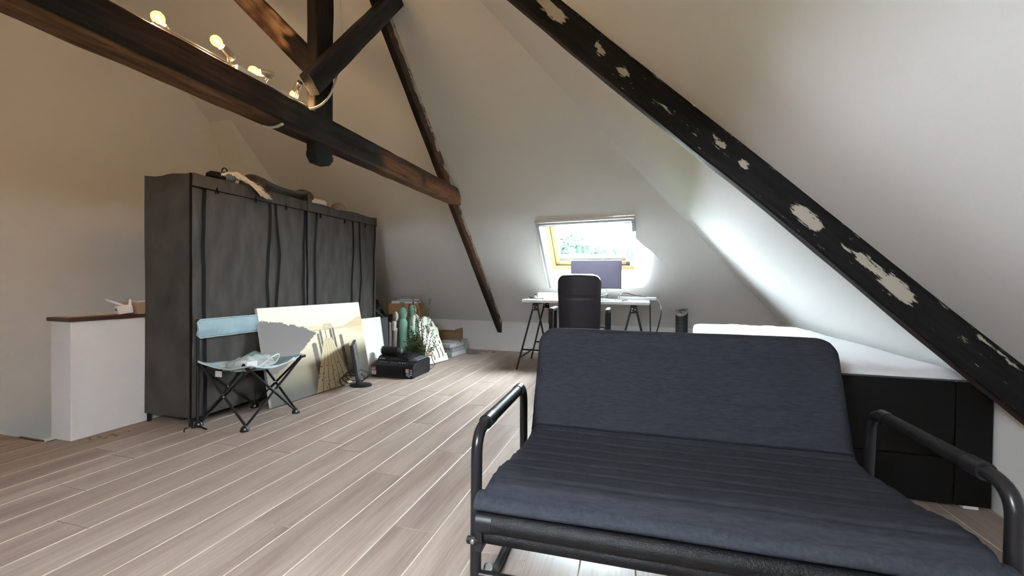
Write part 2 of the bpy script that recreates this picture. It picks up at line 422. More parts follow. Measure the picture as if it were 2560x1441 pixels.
# right hip slope
pts = [(right_x(YB, KR), YB, KR), (right_x(YF, KR), YF, KR), (fhipx(ZR), YR, ZR), (hipx(ZR), YR, ZR)]
m_ = MB(); zc = KR
yb_ = YB-SB*(KR-KB); yf_ = YF+SB*(KR-KB)
m_.add([(right_x(yf_, KR), yf_, KR), (right_x(yb_, KR), yb_, KR), (hipx(ZR), YR, ZR)], [(0, 1, 2)])
m_.add([(right_x(yb_, KR), yb_, KR), (right_x(YB, KB), YB, KB), (right_x(YB, KR)-0.0, YB, KB)], [(0, 1, 2)])
struct(m_.obj('ceiling', 'paint'), 'white plastered hip slope above the bed')
# walls
m_ = MB(); m_.bx(XL, 1.70, YB, YB+0.06, -0.01, KB+0.03)
struct(m_.obj('wall_back', 'paint_white'), 'low white knee wall under the back slope')
m_ = MB(); m_.add([(right_x(YF, KR), YF, -0.01), (right_x(YB, KR), YB, -0.01), (right_x(YB, KR), YB, KR), (right_x(YF, KR), YF, KR)], [(0, 1, 2, 3)])
m_.add([(right_x(YF, KR)+.06, YF, -0.01), (right_x(YB, KR)+.06, YB, -0.01), (right_x(YB, KR)+.06, YB, KR), (right_x(YF, KR)+.06, YF, KR)], [(3, 2, 1, 0)])
struct(m_.obj('wall_right', 'paint_white', fix=False), 'low white knee wall beside the bed')
m_ = MB(); m_.bx(XL, 1.70, YF-0.06, YF, -0.01, KB+0.03)
struct(m_.obj('wall_front', 'paint_white'), 'low white knee wall behind the viewer')
m_ = MB(); m_.prism([(YF, -2.6), (YB, -2.6), (YB, KB), (YR, ZR), (YF, KB)], XL-0.06, XL, lambda a, b, d: (d, a, b))
struct(m_.obj('wall_left', 'paint'), 'tall plastered gable wall above the stairwell')
# stairwell lining
m_ = MB(); m_.bx(XL, -3.20, 1.54, 1.60, -2.6, -0.012); m_.bx(-3.26, -3.20, 1.60, YB, -2.6, -0.012); m_.bx(XL, -3.2, 1.54, YB, -2.66, -2.6); m_.bx(XL, -3.2, YB, YB+.06, -2.6, 0)
struct(m_.obj('wall_stairwell', 'paint'), 'stairwell lining below the floor edge')
st = struct(link(bpy.data.objects.new('staircase', None)), 'brown wooden stairs dropping away beside the half wall'); st.location = (-3.63, 1.95, 0)
for k in range(9):
    m_ = MB(); m_.bx(-0.43, 0.37, -0.345+0.25*k, -0.05+0.25*k, -0.20-0.2*k-0.035, -0.20-0.2*k); m_.obj('tread', 'brown_stair', st, bevel=0.006)
m_ = MB(); m_.bx(-3.40, -3.20, 1.585, 1.615, -0.16, 0.0)
struct(m_.obj('trim_1', 'brown_stair', bevel=0.003), 'brown nosing at the top of the stairs')
# leaning flue on the gable
fy0, fz0 = YB-SB*(2.48-KB), 2.48
m_ = MB(); lean = 0.36
zt, zl = 2.47, 0.0
yt = YB-SB*(zt-KB)
m_.prism([(yt, zt), (yt+lean*(zt-zl), zl), (YB+0.0, zl), (YB, KB)], XL, -3.80, lambda a, b, d: (d, a, b))
struct(m_.obj('wall_flue', 'paint'), 'boxed-in leaning chimney flue in the corner of the back slope')
# half wall with cap
hw = struct(link(bpy.data.objects.new('wall_stub', None)), 'white half wall beside the stairwell'); hw.location = (-3.11, 1.64, 0)
m_ = MB(); m_.bx(-0.083, 0.083, 0, 2.6, 0, 0.672); m_.obj('half_wall', 'paint_white', hw, bevel=0.004)
m_ = MB(); m_.bx(-0.098, 0.096, -0.012, 2.6, 0.672, 0.694); m_.obj('wooden_cap', 'cap_wood', hw, bevel=0.003)
m_ = MB(); m_.bx(-0.085, 0.0, 0.03, 0.30, 0.694, 0.6965); m_.obj('cream_strip', 'cream', hw)

# ---- skylight (window_1)
win = struct(link(bpy.data.objects.new('window_1', None)), 'pine framed roof window with white reveal and blind rails'); 
OFF = 0.17
wbl = on_back(1382, 671, OFF); wbr = on_back(1583, 670, OFF)
wx0, wx1 = wbl.x, wbr.x+0.01; wz0 = wbl.z-0.002; wz1 = wz0+0.72
def wp(x, z, d=0.0):  # point in the window plane, d outwards
    p = back_pt(x, z, 0); base = Vector((x, YB-SB*(z-KB), z)); 
    return hit_w(x, z)+NB*d
def hit_w(x, z):
    # point at height z on plane offset OFF
    y = YB-SB*(z-KB)+OFF/NB.y
    return Vector((x, y, z))
# reveal: from hole boundary to window rectangle
rect = [(wx0, wz0), (wx0, wz1), (wx1, wz1), (wx1, wz1-0.15), (wx1, wz1-0.25), (wx1, wz1-0.36), (wx1, wz1-0.46), (wx1, wz0+0.18), (wx1, wz0+0.09), (wx1, wz0+0.03), (wx1, wz0)]
rm = MB(); n = len(hole)
A = [back_pt(a, b) for a, b in hole]; B = [hit_w(a, b) for a, b in rect]
NS = 14; vs = []
for k in range(NS+1):
    t = k/NS
    for i in range(n):
        p = A[i].lerp(B[i], t)
        if 3 <= i <= 9:      # plaster rolling over smoothly on the right side, flared to carry the window glow
            q = A[i].lerp(B[i], t); depth = (q-Vector((0, YB, KB))).dot(NB); p = q-NB*depth+NB*OFF*(t**2.8)
        vs.append(p)
fs = []
for k in range(NS):
    for i in range(n): fs.append((k*n+i, k*n+(i+1) % n, (k+1)*n+(i+1) % n, (k+1)*n+i))
rm.add(vs, fs); rv = rm.obj('reveal', 'paint_white', win, smooth=True, ang=50)
def wbar(name, x0, x1, z0, z1, d0, d1, matn):
    mb = MB(); P = []
    for d in (d0, d1):
        for x, z in ((x0, z0), (x1, z0), (x1, z1), (x0, z1)): P.append(hit_w(x, z)+NB*d)
    mb.add(P, [(0, 1, 2, 3), (7, 6, 5, 4), (0, 4, 5, 1), (1, 5, 6, 2), (2, 6, 7, 3), (3, 7, 4, 0)])
    return mb.obj(name, matn, win, bevel=0.002)
t1, t2 = 0.042, 0.045
wbar('frame_bar', wx0-0.01, wx0+t1, wz0-0.01, wz1+.01, -0.005, 0.10, 'pine'); wbar('frame_bar', wx1-t1, wx1+0.01, wz0-0.01, wz1+.01, -0.005, 0.10, 'white_plastic')  # right bar white: glare washing out the pine is put into its colour
wbar('frame_bar', wx0, wx1, wz0-0.012, wz0+0.030, -0.006, 0.10, 'pine'); wbar('frame_bar', wx0, wx1, wz1-t1, wz1+.012, -0.006, 0.10, 'pine')
a0, a1, b0, b1 = wx0+t1+0.004, wx1-t1-0.004, wz0+0.034, wz1-t1
wbar('sash_bar', a0, a0+t2, b0, b1, 0.012, 0.09, 'pine'); wbar('sash_bar', a1-t2, a1, b0, b1, 0.012, 0.09, 'white_plastic')  # right sash bar whitened for the same window glare
wbar('sash_bar', a0, a1, b0, b0+0.032, 0.012, 0.09, 'pine'); wbar('sash_bar', a0, a1, b1-t2, b1, 0.012, 0.09, 'pine')
wbar('glazing_bead', a0+t2, a0+t2+.012, b0+.03, b1-t2, 0.03, 0.09, 'white_plastic'); wbar('glazing_bead', a1-t2-.012, a1-t2, b0+.03, b1-t2, 0.03, 0.09, 'white_plastic')
wbar('glazing_bead', a0+t2, a1-t2, b0+.030, b0+.062, 0.03, 0.09, 'alu')
wbar('gasket', wx0+t1, a0+.001, wz0+.03, wz1-t1, .004, .09, 'black_plastic'); wbar('gasket', wx0+t1, wx1-t1, wz0+.030, b0+.001, .004, .09, 'black_plastic')
wbar('pane', a0+t2, a1-t2, b0+.06, b1-t2, 0.055, 0.059, 'glass')
def rail(name, uv, wid, proud, matn):
    """blind rail lying on the slope between two pixels; wid across, proud into the room"""
    p, q = on_back(*uv[0]), on_back(*uv[1]); d = (q-p).normalized(); s = d.cross(NB).normalized(); mb = MB()
    P = []
    for e in (0, 1):
        for base in (p, q): 
            P += []
    c = [(p, -wid/2, 0), (q, -wid/2, 0), (q, wid/2, 0), (p, wid/2, 0)]
    mb.add([b_+s*o_ for b_, o_, _ in c]+[b_+s*o_-NB*proud for b_, o_, _ in c], [(0, 1, 2, 3), (7, 6, 5, 4), (0, 4, 5, 1), (1, 5, 6, 2), (2, 6, 7, 3), (3, 7, 4, 0)])
    return mb.obj(name, matn, win, bevel=0.003)
rail('blind_rail', ((1342, 553), (1376, 718)), 0.030, 0.018, 'alu'); rail('rail_edge', ((1337, 553), (1370, 718)), 0.010, 0.020, 'white_plastic')
rail('blind_cassette', ((1340, 558), (1586, 545)), 0.028, 0.030, 'alu'); rail('cassette_edge', ((1338, 553), (1588, 539)), 0.010, 0.032, 'white_plastic')
rail('cassette_lip', ((1345, 563), (1583, 552)), 0.006, 0.032, 'mid_grey')
rail('blind_rail', ((1583, 544), (1585, 575)), 0.036, 0.024, 'alu')
# opening at the front slope: frame only
win2 = struct(link(bpy.data.objects.new('window_2', None)), 'roof window in the front slope')
for a, b, c, d in ((-.74, -.70, 1.14, 1.52), (-.28, -.24, 1.14, 1.52), (-.70, -.28, 1.14, 1.18), (-.70, -.28, 1.48, 1.52)):
    mb = MB(); mb.add([front_pt(x, z, o_) for o_ in (-0.0, .09) for x, z in ((a, c), (b, c), (b, d), (a, d))], [(0, 1, 2, 3), (7, 6, 5, 4), (0, 4, 5, 1), (1, 5, 6, 2), (2, 6, 7, 3), (3, 7, 4, 0)]); mb.obj('frame_bar', 'pine', win2)
# sampling portals in the openings (they emit nothing themselves)
def portal(c, x, y, sx, sy):
    l = bpy.data.lights.new('daylight_portal', 'AREA'); l.shape = 'RECTANGLE'; l.size = sx; l.size_y = sy; l.cycles.is_portal = True
    o = link(bpy.data.objects.new('daylight_portal', l)); z = Vector(x).cross(Vector(y)).normalized(); o.matrix_world = frame(c, Vector(x).normalized(), Vector(y).normalized(), z)
cw = hit_w((wx0+wx1)/2, (wz0+wz1)/2)+NB*0.11
portal(cw, (1, 0, 0), (Vector((0, -SB, 1))), wx1-wx0, 1.08)
for a, b, c, d in ((-.70, -.28, 1.18, 1.48),):
    p = front_pt((a+b)/2, (c+d)/2, 0.1); portal(p, (-1, 0, 0), Vector((0, SB, 1)), b-a, (d-c)*math.hypot(1, SB))

# ================================================================== ROOF TIMBERS
def timber(name, p0, p1, adir, wd, ht, colfn, label, paintfn=None, rough=0.0022, step=0.012, cham=0.006, wob=0.0, group=None):
    """p0,p1: centre line ends; adir: width axis; local x along, y width, z height"""
    p0, p1 = Vector(p0), Vector(p1); d = (p1-p0); ln = d.length; d.normalize()
    a = Vector(adir); a = (a-d*a.dot(d)).normalized(); b = d.cross(a)
    nl = max(8, int(ln/step)); W, H = wd/2, ht/2; per = []
    def side(x0, y0, x1, y1, n, sid):
        for k in range(n): t = k/n; per.append((x0+(x1-x0)*t, y0+(y1-y0)*t, sid))
    na, nb = max(3, int(wd/0.012)), max(3, int(ht/0.012))
    side(-W+cham, -H, W-cham, -H, na, 0); side(W-cham, -H, W, -H+cham, 1, 0)
    side(W, -H+cham, W, H-cham, nb, 1); side(W, H-cham, W-cham, H, 1, 1)
    side(W-cham, H, -W+cham, H, na, 2); side(-W+cham, H, -W, H-cham, 1, 2)
    side(-W, H-cham, -W, -H+cham, nb, 3); side(-W, -H+cham, -W+cham, -H, 1, 3)
    n = len(per); vs = []; cols = []; pts_ = []
    sd = hash(name) % 97 * 0.0 + ln*7.7
    for i in range(nl+1):
        x = ln*i/nl
        wy = wob*nz((x*1.3+sd, 3.1, 0)); wz = wob*nz((x*1.3+sd, 9.7, 0))
        for y, z, s in per:
            q = Vector((x*6+sd, y*25, z*25)); f = 1+0
            dy = rough*noise.noise(q); dz = rough*noise.noise(q+Vector((31, 7, 5)))
            vs.append((x, y+dy+wy, z+dz+wz)); cols.append(colfn(x, y, z, s, ln)); pts_.append(paintfn(x, y, z, s, ln) if paintfn else 0.0)
    fs = [(i*n+k, i*n+(k+1) % n, (i+1)*n+(k+1) % n, (i+1)*n+k) for i in range(nl) for k in range(n)]
    fs += [tuple(range(n-1, -1, -1)), tuple(nl*n+k for k in range(n))]
    mb = MB(); mb.add(vs, fs); o = mb.obj(name, 'timber', None, smooth=True, ang=50)
    ca = o.data.attributes.new('Col', 'FLOAT_COLOR', 'POINT'); ca.data.foreach_set('color', [c for q in cols for c in (*q, 1.0)])
    pa = o.data.attributes.new('paint', 'FLOAT', 'POINT'); pa.data.foreach_set('value', pts_)
    o.matrix_world = frame(p0, d, a, b)
    tag(o, label, 'beam', group); return o
BLK = (0.012, 0.010, 0.009)
def mixc(a, b, t): t = max(0, min(1, t)); return tuple(x+(y-x)*t for x, y in zip(a, b))
def sstep(a, b, x): t = max(0, min(1, (x-a)/(b-a))); return t*t*(3-2*t)
def blobs(lst, x, y):
    v = 0.0
    for bx_, by_, rx, ry, s in lst:
        d = math.hypot((x-bx_)/rx, (y-by_)/ry); v = max(v, s*(1.15-0.62*d))
    return v

# hip rafter above the bed: near face at y~1.88
rA = on_right(1402, 0); rB = on_right(2341, 741)
dB = (rB-rA).normalized(); PR, WR = 0.13, 0.062
top = rA-dB*1.9; bot = rB+dB*0.56
sB = Vector((0, 1, 0)); sB = (sB-dB*sB.dot(dB)).normalized()
cen = sB*(WR/2+0.0)-NR*(PR/2-0.004)
P0b, P1b = top+cen, bot+cen
bB = dB.cross(sB)
def loc_b(u, v):
    q = hit(u, v, rA, sB); r = q-P0b; return r.dot(dB), r.dot(bB)
hip_patches = []
for (u, v, rl, rw, s) in ((1378, 22, .07, .024, 1.0), (1398, 42, .035, .022, 1.0), (1495, 112, .018, .012, .95), (1504, 128, .022, .012, .95), (1560, 176, .028, .016, 1.0), (1553, 158, .02, .012, .75),
                        (1806, 362, .020, .012, 1.0), (1794, 348, .030, .016, .80), (1857, 411, .016, .012, 1.0), (1862, 416, .014, .010, .9), (1897, 428, .026, .008, .78), (1940, 458, .03, .006, .7),
                        (2012, 543, .055, .022, 1.05), (2032, 560, .032, .020, 1.05), (2160, 650, .035, .016, .98), (2125, 628, .05, .012, .74), (2200, 680, .05, .016, .85), (2240, 715, .055, .024, 1.08), (2265, 738, .030, .020, 1.05), (2420, 850, .05, .012, .66), (2460, 850, .05, .010, .70), (2500, 880, .06, .012, .66), (2535, 905, .06, .012, .68), (1660, 265, .08, .018, .62), (1740, 330, .06, .018, .62), (1490, 40, .06, .014, .55)):
    a, b = loc_b(u, v); hip_patches.append((a, b, rl, rw, s if s > .8 else s*.72))
nearside = 3 if True else 1
def hip_paint(x, y, z, s, ln):
    if y > -WR/2+0.012: 
        return 0.0
    edge = 0.34 if abs(z) > PR/2-0.012 and (z*(-1 if bB.dot(NR) > 0 else 1) < 0) else 0.0
    return max(edge, blobs(hip_patches, x, z), 0.2)
def hip_col(x, y, z, s, ln):
    if y < -WR/2+0.012: return (0.008, 0.0075, 0.008)
    return (0.035, 0.022, 0.020)
timber('hip_rafter', P0b, P1b, sB, WR, PR, hip_col, 'black-painted sloping rafter with scraped cream paint patches above the bed', hip_paint, wob=0.008)

# back rafter in the truss
TX = -1.715
rx0, rx1 = -1.714, -1.775
q0 = back_pt(rx0, 0.305); q1 = back_pt(rx1, 3.35); dQ = (q1-q0).normalized()
WQ, PQ = 0.066, 0.115
cq = Vector((-WQ/2, 0, 0))-NB*(PQ/2-0.004)
def raf_paint(x, y, z, s, ln):
    # right side face next to the slope
    if y < WQ/2-0.014: return 0.0
    t = x/ln; e = 0.55+0.3*nz((x*5, 1.7, 0)) if z > .012 else .3
    v = e if z > 0.012 or True else 0
    k = blobs([(1.83, .03, .16, .03, 1.1), (2.25, .035, .2, .018, .9), (2.75, .03, .06, .03, 1.0), (2.9, .03, .02, .02, 1.0), (3.25, .03, .10, .03, .95), (3.6, .03, .25, .025, .9), (1.45, .03, .2, .02, .8), (.45, .03, .18, .02, .85), (.2, .02, .06, .03, .8), (1.0, .03, .3, .012, .8)], x, z)
    return max(v*0.86, k*.95)
def raf_col(x, y, z, s, ln):
    warm = sstep(.75, 1.3, x)*(1-sstep(2.4, 3.2, x))
    c = mixc(BLK, (0.075, 0.030, 0.016), warm)
    if y < WQ/2-0.014: c = mixc(c, BLK, 0.55)
    else: c = mixc(c, (0.085, 0.038, 0.022), 0.5)
    return c
timber('truss_rafter', q0+cq, q1+cq, (1, 0, 0), WQ, PQ, raf_col, 'narrow sloping rafter with flaked white paint along the back slope beside the skylight', raf_paint)

# tie beam
tz0, tz1, tx0, tx1 = 1.690, 1.850, -1.80, -1.70
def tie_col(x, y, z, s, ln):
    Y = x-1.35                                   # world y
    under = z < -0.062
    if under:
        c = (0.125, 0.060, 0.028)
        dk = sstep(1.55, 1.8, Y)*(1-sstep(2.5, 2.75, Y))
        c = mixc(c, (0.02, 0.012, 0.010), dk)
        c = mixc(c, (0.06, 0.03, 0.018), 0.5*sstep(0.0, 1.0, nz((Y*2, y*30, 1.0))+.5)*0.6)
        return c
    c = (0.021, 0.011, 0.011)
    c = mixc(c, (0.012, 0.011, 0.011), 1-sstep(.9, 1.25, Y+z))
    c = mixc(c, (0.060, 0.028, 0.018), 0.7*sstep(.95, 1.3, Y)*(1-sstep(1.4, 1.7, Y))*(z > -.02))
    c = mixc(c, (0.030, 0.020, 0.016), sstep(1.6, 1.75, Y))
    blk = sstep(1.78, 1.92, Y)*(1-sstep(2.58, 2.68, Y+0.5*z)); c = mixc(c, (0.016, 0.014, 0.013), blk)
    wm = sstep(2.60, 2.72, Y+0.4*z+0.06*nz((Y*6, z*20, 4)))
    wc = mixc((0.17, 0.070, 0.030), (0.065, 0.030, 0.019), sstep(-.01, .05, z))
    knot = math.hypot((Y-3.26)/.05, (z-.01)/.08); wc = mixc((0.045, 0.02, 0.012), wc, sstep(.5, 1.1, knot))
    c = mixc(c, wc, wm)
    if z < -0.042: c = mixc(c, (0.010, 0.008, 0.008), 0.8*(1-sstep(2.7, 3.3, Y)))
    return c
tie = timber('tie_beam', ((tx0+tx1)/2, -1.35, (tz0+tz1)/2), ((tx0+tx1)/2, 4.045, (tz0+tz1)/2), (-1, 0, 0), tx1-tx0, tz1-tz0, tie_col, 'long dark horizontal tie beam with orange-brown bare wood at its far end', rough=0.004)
m_ = MB(); m_.lathe([(0.010, 0), (0.010, 0.004), (0.006, 0.006)], (0, 0, 0), 12, (0, 1, 0)); 
pg = m_.obj('peg', 'black_metal', tie, smooth=True); pg.location = (1.35+2.33, -0.052, -0.03); pg.rotation_euler = (R_(180), 0, 0)

# king post with chamfered foot
def post_col(x, y, z, s, ln): return mixc((0.010, 0.008, 0.0075), (0.024, 0.018, 0.015), 0.6*sstep(-.1, .5, nz((x*5, y*20, z*20))))
timber('king_post', (-1.735, 2.07, 1.635), (-1.735, 2.07, 3.56), (0, 1, 0), 0.145, 0.066, post_col, 'upright blackened king post hanging through the tie beam', rough=0.0035, cham=0.008)
m_ = MB(); m_.prism([(-.0725, .06), (-.0725, .035), (-.045, 0), (.04, 0), (.0725, .035), (.0725, .06)], -.033, .033, lambda a, b, d: (d, a, b))
ft = m_.obj('post_foot', 'black_matt', bpy.data.objects['king_post'], bevel=0.003)
ft.matrix_parent_inverse = bpy.data.objects['king_post'].matrix_world.inverted() if False else Matrix()
kp = bpy.data.objects['king_post']
ft.matrix_local = kp.matrix_world.inverted() @ Matrix.Translation((-1.735, 2.07, 1.578))
# braces
def fbr_col(x, y, z, s, ln): return mixc((0.011, 0.009, 0.009), (0.022, 0.019, 0.018), 1 if (z < -.04 or z > .04) else 0)
bx = -1.672
timber('truss_brace', (bx, 1.915, 1.955), (bx, 2.80, 2.985), (1, 0, 0), 0.06, 0.115, fbr_col, 'blackened diagonal brace rising from the king post to the back slope')
def nbr_col(x, y, z, s, ln):
    bare = sstep(.22, .30, x+.25*z+.10*nz((x*9, z*22, 2)))  # paler away from the post: bulb light on the brace put into the colour
    lt = mixc((0.085, 0.045, 0.026), (0.30, 0.19, 0.11), sstep(-.2, .5, nz((x*9, z*14, y*14))))
    return mixc((0.012, 0.009, 0.008), lt, bare)
nb0 = Vector((-1.74, 2.05, 2.105)); nd = Vector((-0.716, 0, 0.698))
timber('wind_brace', nb0, nb0+nd*1.5, (0, 1, 0), 0.06, 0.125, nbr_col, 'diagonal wind brace with pale speckled wood rising away from the king post towards the gable')

# ================================================================== LIGHT BAR ON THE TIE BEAM
lb = thing('spotlight_bar', 'silver four-spot light bar with glowing warm bulbs on top of the tie beam', 'lamp', (-1.752, 1.55, 1.85))
m_ = MB(); m_.tube([(0, -.36, .022), (0, .42, .022)], .005, 8); m_.tube([(.018, -.36, .022), (.018, .42, .022)], .005, 8); m_.obj('rod', 'silver', lb, smooth=True)
m_ = MB(); m_.bx(-.028, .038, -.03, .13, 0.0, .028); m_.obj('base_box', 'white_plastic', lb, bevel=0.006)
heads = [((395, 45), (0.35, -0.75, 0.55)), ((541, 103), (0.0, 0.88, -0.42)), ((634, 178), (0.45, 0.85, 0.10)), ((735, 238), (0.62, -0.30, 0.42))]
for i, (uv, ax) in enumerate(heads):
    p = onx(uv[0], uv[1], -1.752+(.0 if i != 3 else -0.02)); b = p-Vector(lb.location); ax = Vector(ax).normalized()
    hd = link(bpy.data.objects.new('spot_head', None)); hd.parent = lb; hd.location = b
    sg = 1 if i else -1
    hold = ax*sg
    m_ = MB(); m_.lathe([(0.0, -0.022), (0.010, -0.0215), (0.018, -0.016), (0.0225, -0.004), (0.022, 0.006), (0.016, 0.018), (0.011, 0.026), (0.010, 0.032), (0, 0.032)], (0, 0, 0), 20, hold); m_.obj('bulb', 'bulb_glass', hd, smooth=True)
    m_ = MB(); m_.lathe([(0, -.010), (.005, -.008), (.006, 0), (.003, .010), (0, .022)], (0, 0, 0), 10, hold); m_.obj('filament', 'filament', hd, smooth=True)
    ld = bpy.data.lights.new('bulb_light', 'POINT'); ld.energy = LAMP; ld.color = (1.0, .66, .36); ld.shadow_soft_size = .018
    lo_ = link(bpy.data.objects.new('bulb_light', ld)); lo_.parent = hd; lo_.location = hold*-.004
    m_ = MB(); m_.lathe([(0.0, 0.027), (0.0165, 0.027), (0.0185, 0.034), (0.0185, 0.078), (0.015, 0.088), (0.0, 0.088)], (0, 0, 0), 18, hold); m_.obj('holder', 'silver', hd, smooth=True)
    c = hold*0.062; foot = Vector((0.009, c.y, 0.022-b.z)) if True else None
    m_ = MB()
    for dx in (-.006, .006): m_.tube([c+Vector((0, dx, -.016)), Vector((-b.x+0.009, c.y+dx, .024-b.z))], .0022, 6)
    m_.obj('stem', 'silver', hd, smooth=True)

# white flex over the beams
cb = MB()
pth = [Vector((-1.70, 2.20, 3.3)), Vector((-1.70, 2.20, 2.45)), Vector((-1.696, 2.19, 2.2)), onx(835, 215, -1.69), onx(822, 245, -1.675), onx(800, 265, -1.675), onx(778, 273, -1.69), onx(765, 276, -1.73)+Vector((0, 0, .01))]
cb.tube(fillet(pth, .08), .0065, 8)
tag(cb.obj('power_flex', 'white_plastic', smooth=True), 'white flex hanging down beside the king post and over the tie beam', 'cable')
cb = MB(); z_ = tz0-0.006
cb.tube(fillet([onz(700, 313, z_)+Vector((.015, 0, 0.004)), onz(690, 318, z_), onz(672, 319, z_), onz(657, 315, z_)], .03), .0065, 8)
tag(cb.obj('cable_stub', 'white_plastic', smooth=True), 'short white cable stub stapled under the tie beam', 'cable')

# ================================================================== SOFA BED
SX, SY = 0.18, 1.18
sofa = thing('sofa_bed', 'dark blue-grey two-seat sofa bed with quilted mattress and black tube arms', 'sofa', (SX, SY, 0), R_(0.8))
HW = 0.585                                     # half mattress width
# mattress: a profile (y,z) swept across, with quilting dips
prof = [(-0.035, 0.300), (0.03, 0.3115), (0.10, 0.3065), (0.20, 0.293), (0.32, 0.281), (0.45, 0.277), (0.55, 0.282), (0.597, 0.300), (0.625, 0.345), (0.66, 0.43), (0.70, 0.53), (0.74, 0.635), (0.772, 0.715)]
def catmull(P, n):
    out = []
    for i in range(len(P)-1):
        p0 = P[max(i-1, 0)]; p1 = P[i]; p2 = P[i+1]; p3 = P[min(i+2, len(P)-1)]
        for k in range(n):
            t = k/n
            out.append(tuple(0.5*(2*b+(c-a)*t+(2*a-5*b+4*c-d)*t*t+(3*b-a-3*c+d)*t**3) for a, b, c, d in zip(p0, p1, p2, p3)))
    return out+[P[-1]]
C_ = [Vector((0, y, z)) for y, z in catmull(prof, 12)]
S_ = [0.0]
for i in range(1, len(C_)): S_.append(S_[-1]+(C_[i]-C_[i-1]).length)
LT = S_[-1]
fold_i = min(range(len(C_)), key=lambda i: (C_[i]-Vector((0, .60, .302))).length); SF = S_[fold_i]
quilts = [SF-0.085*k-0.07 for k in range(7)]+[SF+0.075*k+0.075 for k in range(6)]
NXs = 56
def mat_pt(i, t, side):
    """i along profile, t in -1..1 across, side +1 top / -1 bottom"""
    c = C_[i]; a = C_[max(i-1, 0)]; b = C_[min(i+1, len(C_)-1)]; tg = (b-a).normalized(); nn = Vector((0, -tg.z, tg.y))
    s = S_[i]; th = 0.042 if s > SF else 0.048
    hw = HW
    if s > SF+.30:                               # rounded top corners of the back
        k = min(1, (s-(LT-.075))/.075)
        if k > 0: hw = HW-0.075*(1-math.sqrt(max(0, 1-k*k)))
    if s < SF: hw = HW+0.004*math.sin(s*9)+0.010*(1-s/SF)
    x = hw*t
    e = 1-abs(t); rnd_ = min(1, math.sqrt(max(0, min(1, e/0.05))))
    eh = min(1, math.sqrt(max(0, min(1, (LT-s)/0.03+0.02)))) * min(1, math.sqrt(max(0, min(1, s/0.03+0.02))))
    d = th*rnd_*eh
    if side > 0:
        for q in quilts:
            d -= (0.0045 if s < SF else 0.0040)*math.exp(-((s-q)/0.006)**2)
        d += 0.0045*nz((x*2.2, s*7, 3.3))+0.003*nz((x*7, s*11, 1.2))
        if s < SF: d -= 0.006*sstep(.8, 1, abs(t))*nz((t*3, s*26, 4.0))
        f_ = math.exp(-((s-SF)/0.011)**2); d -= 0.034*f_
    return Vector((x, c.y, c.z))+nn*d*side
mb = MB(); ni = len(C_); W_ = NXs+1
vs = [mat_pt(i, -1+2*j/NXs, 1) for i in range(ni) for j in range(W_)]
fs = [(i*W_+j, (i+1)*W_+j, (i+1)*W_+j+1, i*W_+j+1) for i in range(ni-1) for j in range(NXs)]
k0 = len(vs)
vs += [mat_pt(i, -1+2*j/NXs, -1) for i in range(ni) for j in range(W_)]
fs += [(k0+i*W_+j, k0+i*W_+j+1, k0+(i+1)*W_+j+1, k0+(i+1)*W_+j) for i in range(ni-1) for j in range(NXs)]
for j in range(NXs):
    fs += [(j, j+1, k0+j+1, k0+j), ((ni-1)*W_+j, k0+(ni-1)*W_+j, k0+(ni-1)*W_+j+1, (ni-1)*W_+j+1)]
for i in range(ni-1):
    fs += [(i*W_, k0+i*W_, k0+(i+1)*W_, (i+1)*W_), (i*W_+NXs, (i+1)*W_+NXs, k0+(i+1)*W_+NXs, k0+i*W_+NXs)]
mb.add(vs, fs); mtr = mb.obj('mattress', 'denim', sofa, smooth=True, ang=70)
# folded second layer showing at the front edge and the ends
mb = MB()
def fold_pt(u, v):
    x = (HW+0.018)*(-1+2*u); a = 2*math.pi*v
    ry, rz = 0.040, 0.0235
    sag = 0.004*nz((x*3, 0, 8))
    return Vector((x, -0.018+ry*math.cos(a), 0.297+rz*math.sin(a)+sag+0.004))
mb.grid(fold_pt, 40, 16); mb.obj('mattress_edge', 'denim_lit_edge', mtr, smooth=True, ang=80)
mb = MB(); mb.bx(-HW+.02, HW-.02, 0.0, 0.56, 0.205, 0.262); mb.obj('lower_layer', 'denim', sofa, bevel=0.02, seg=3)
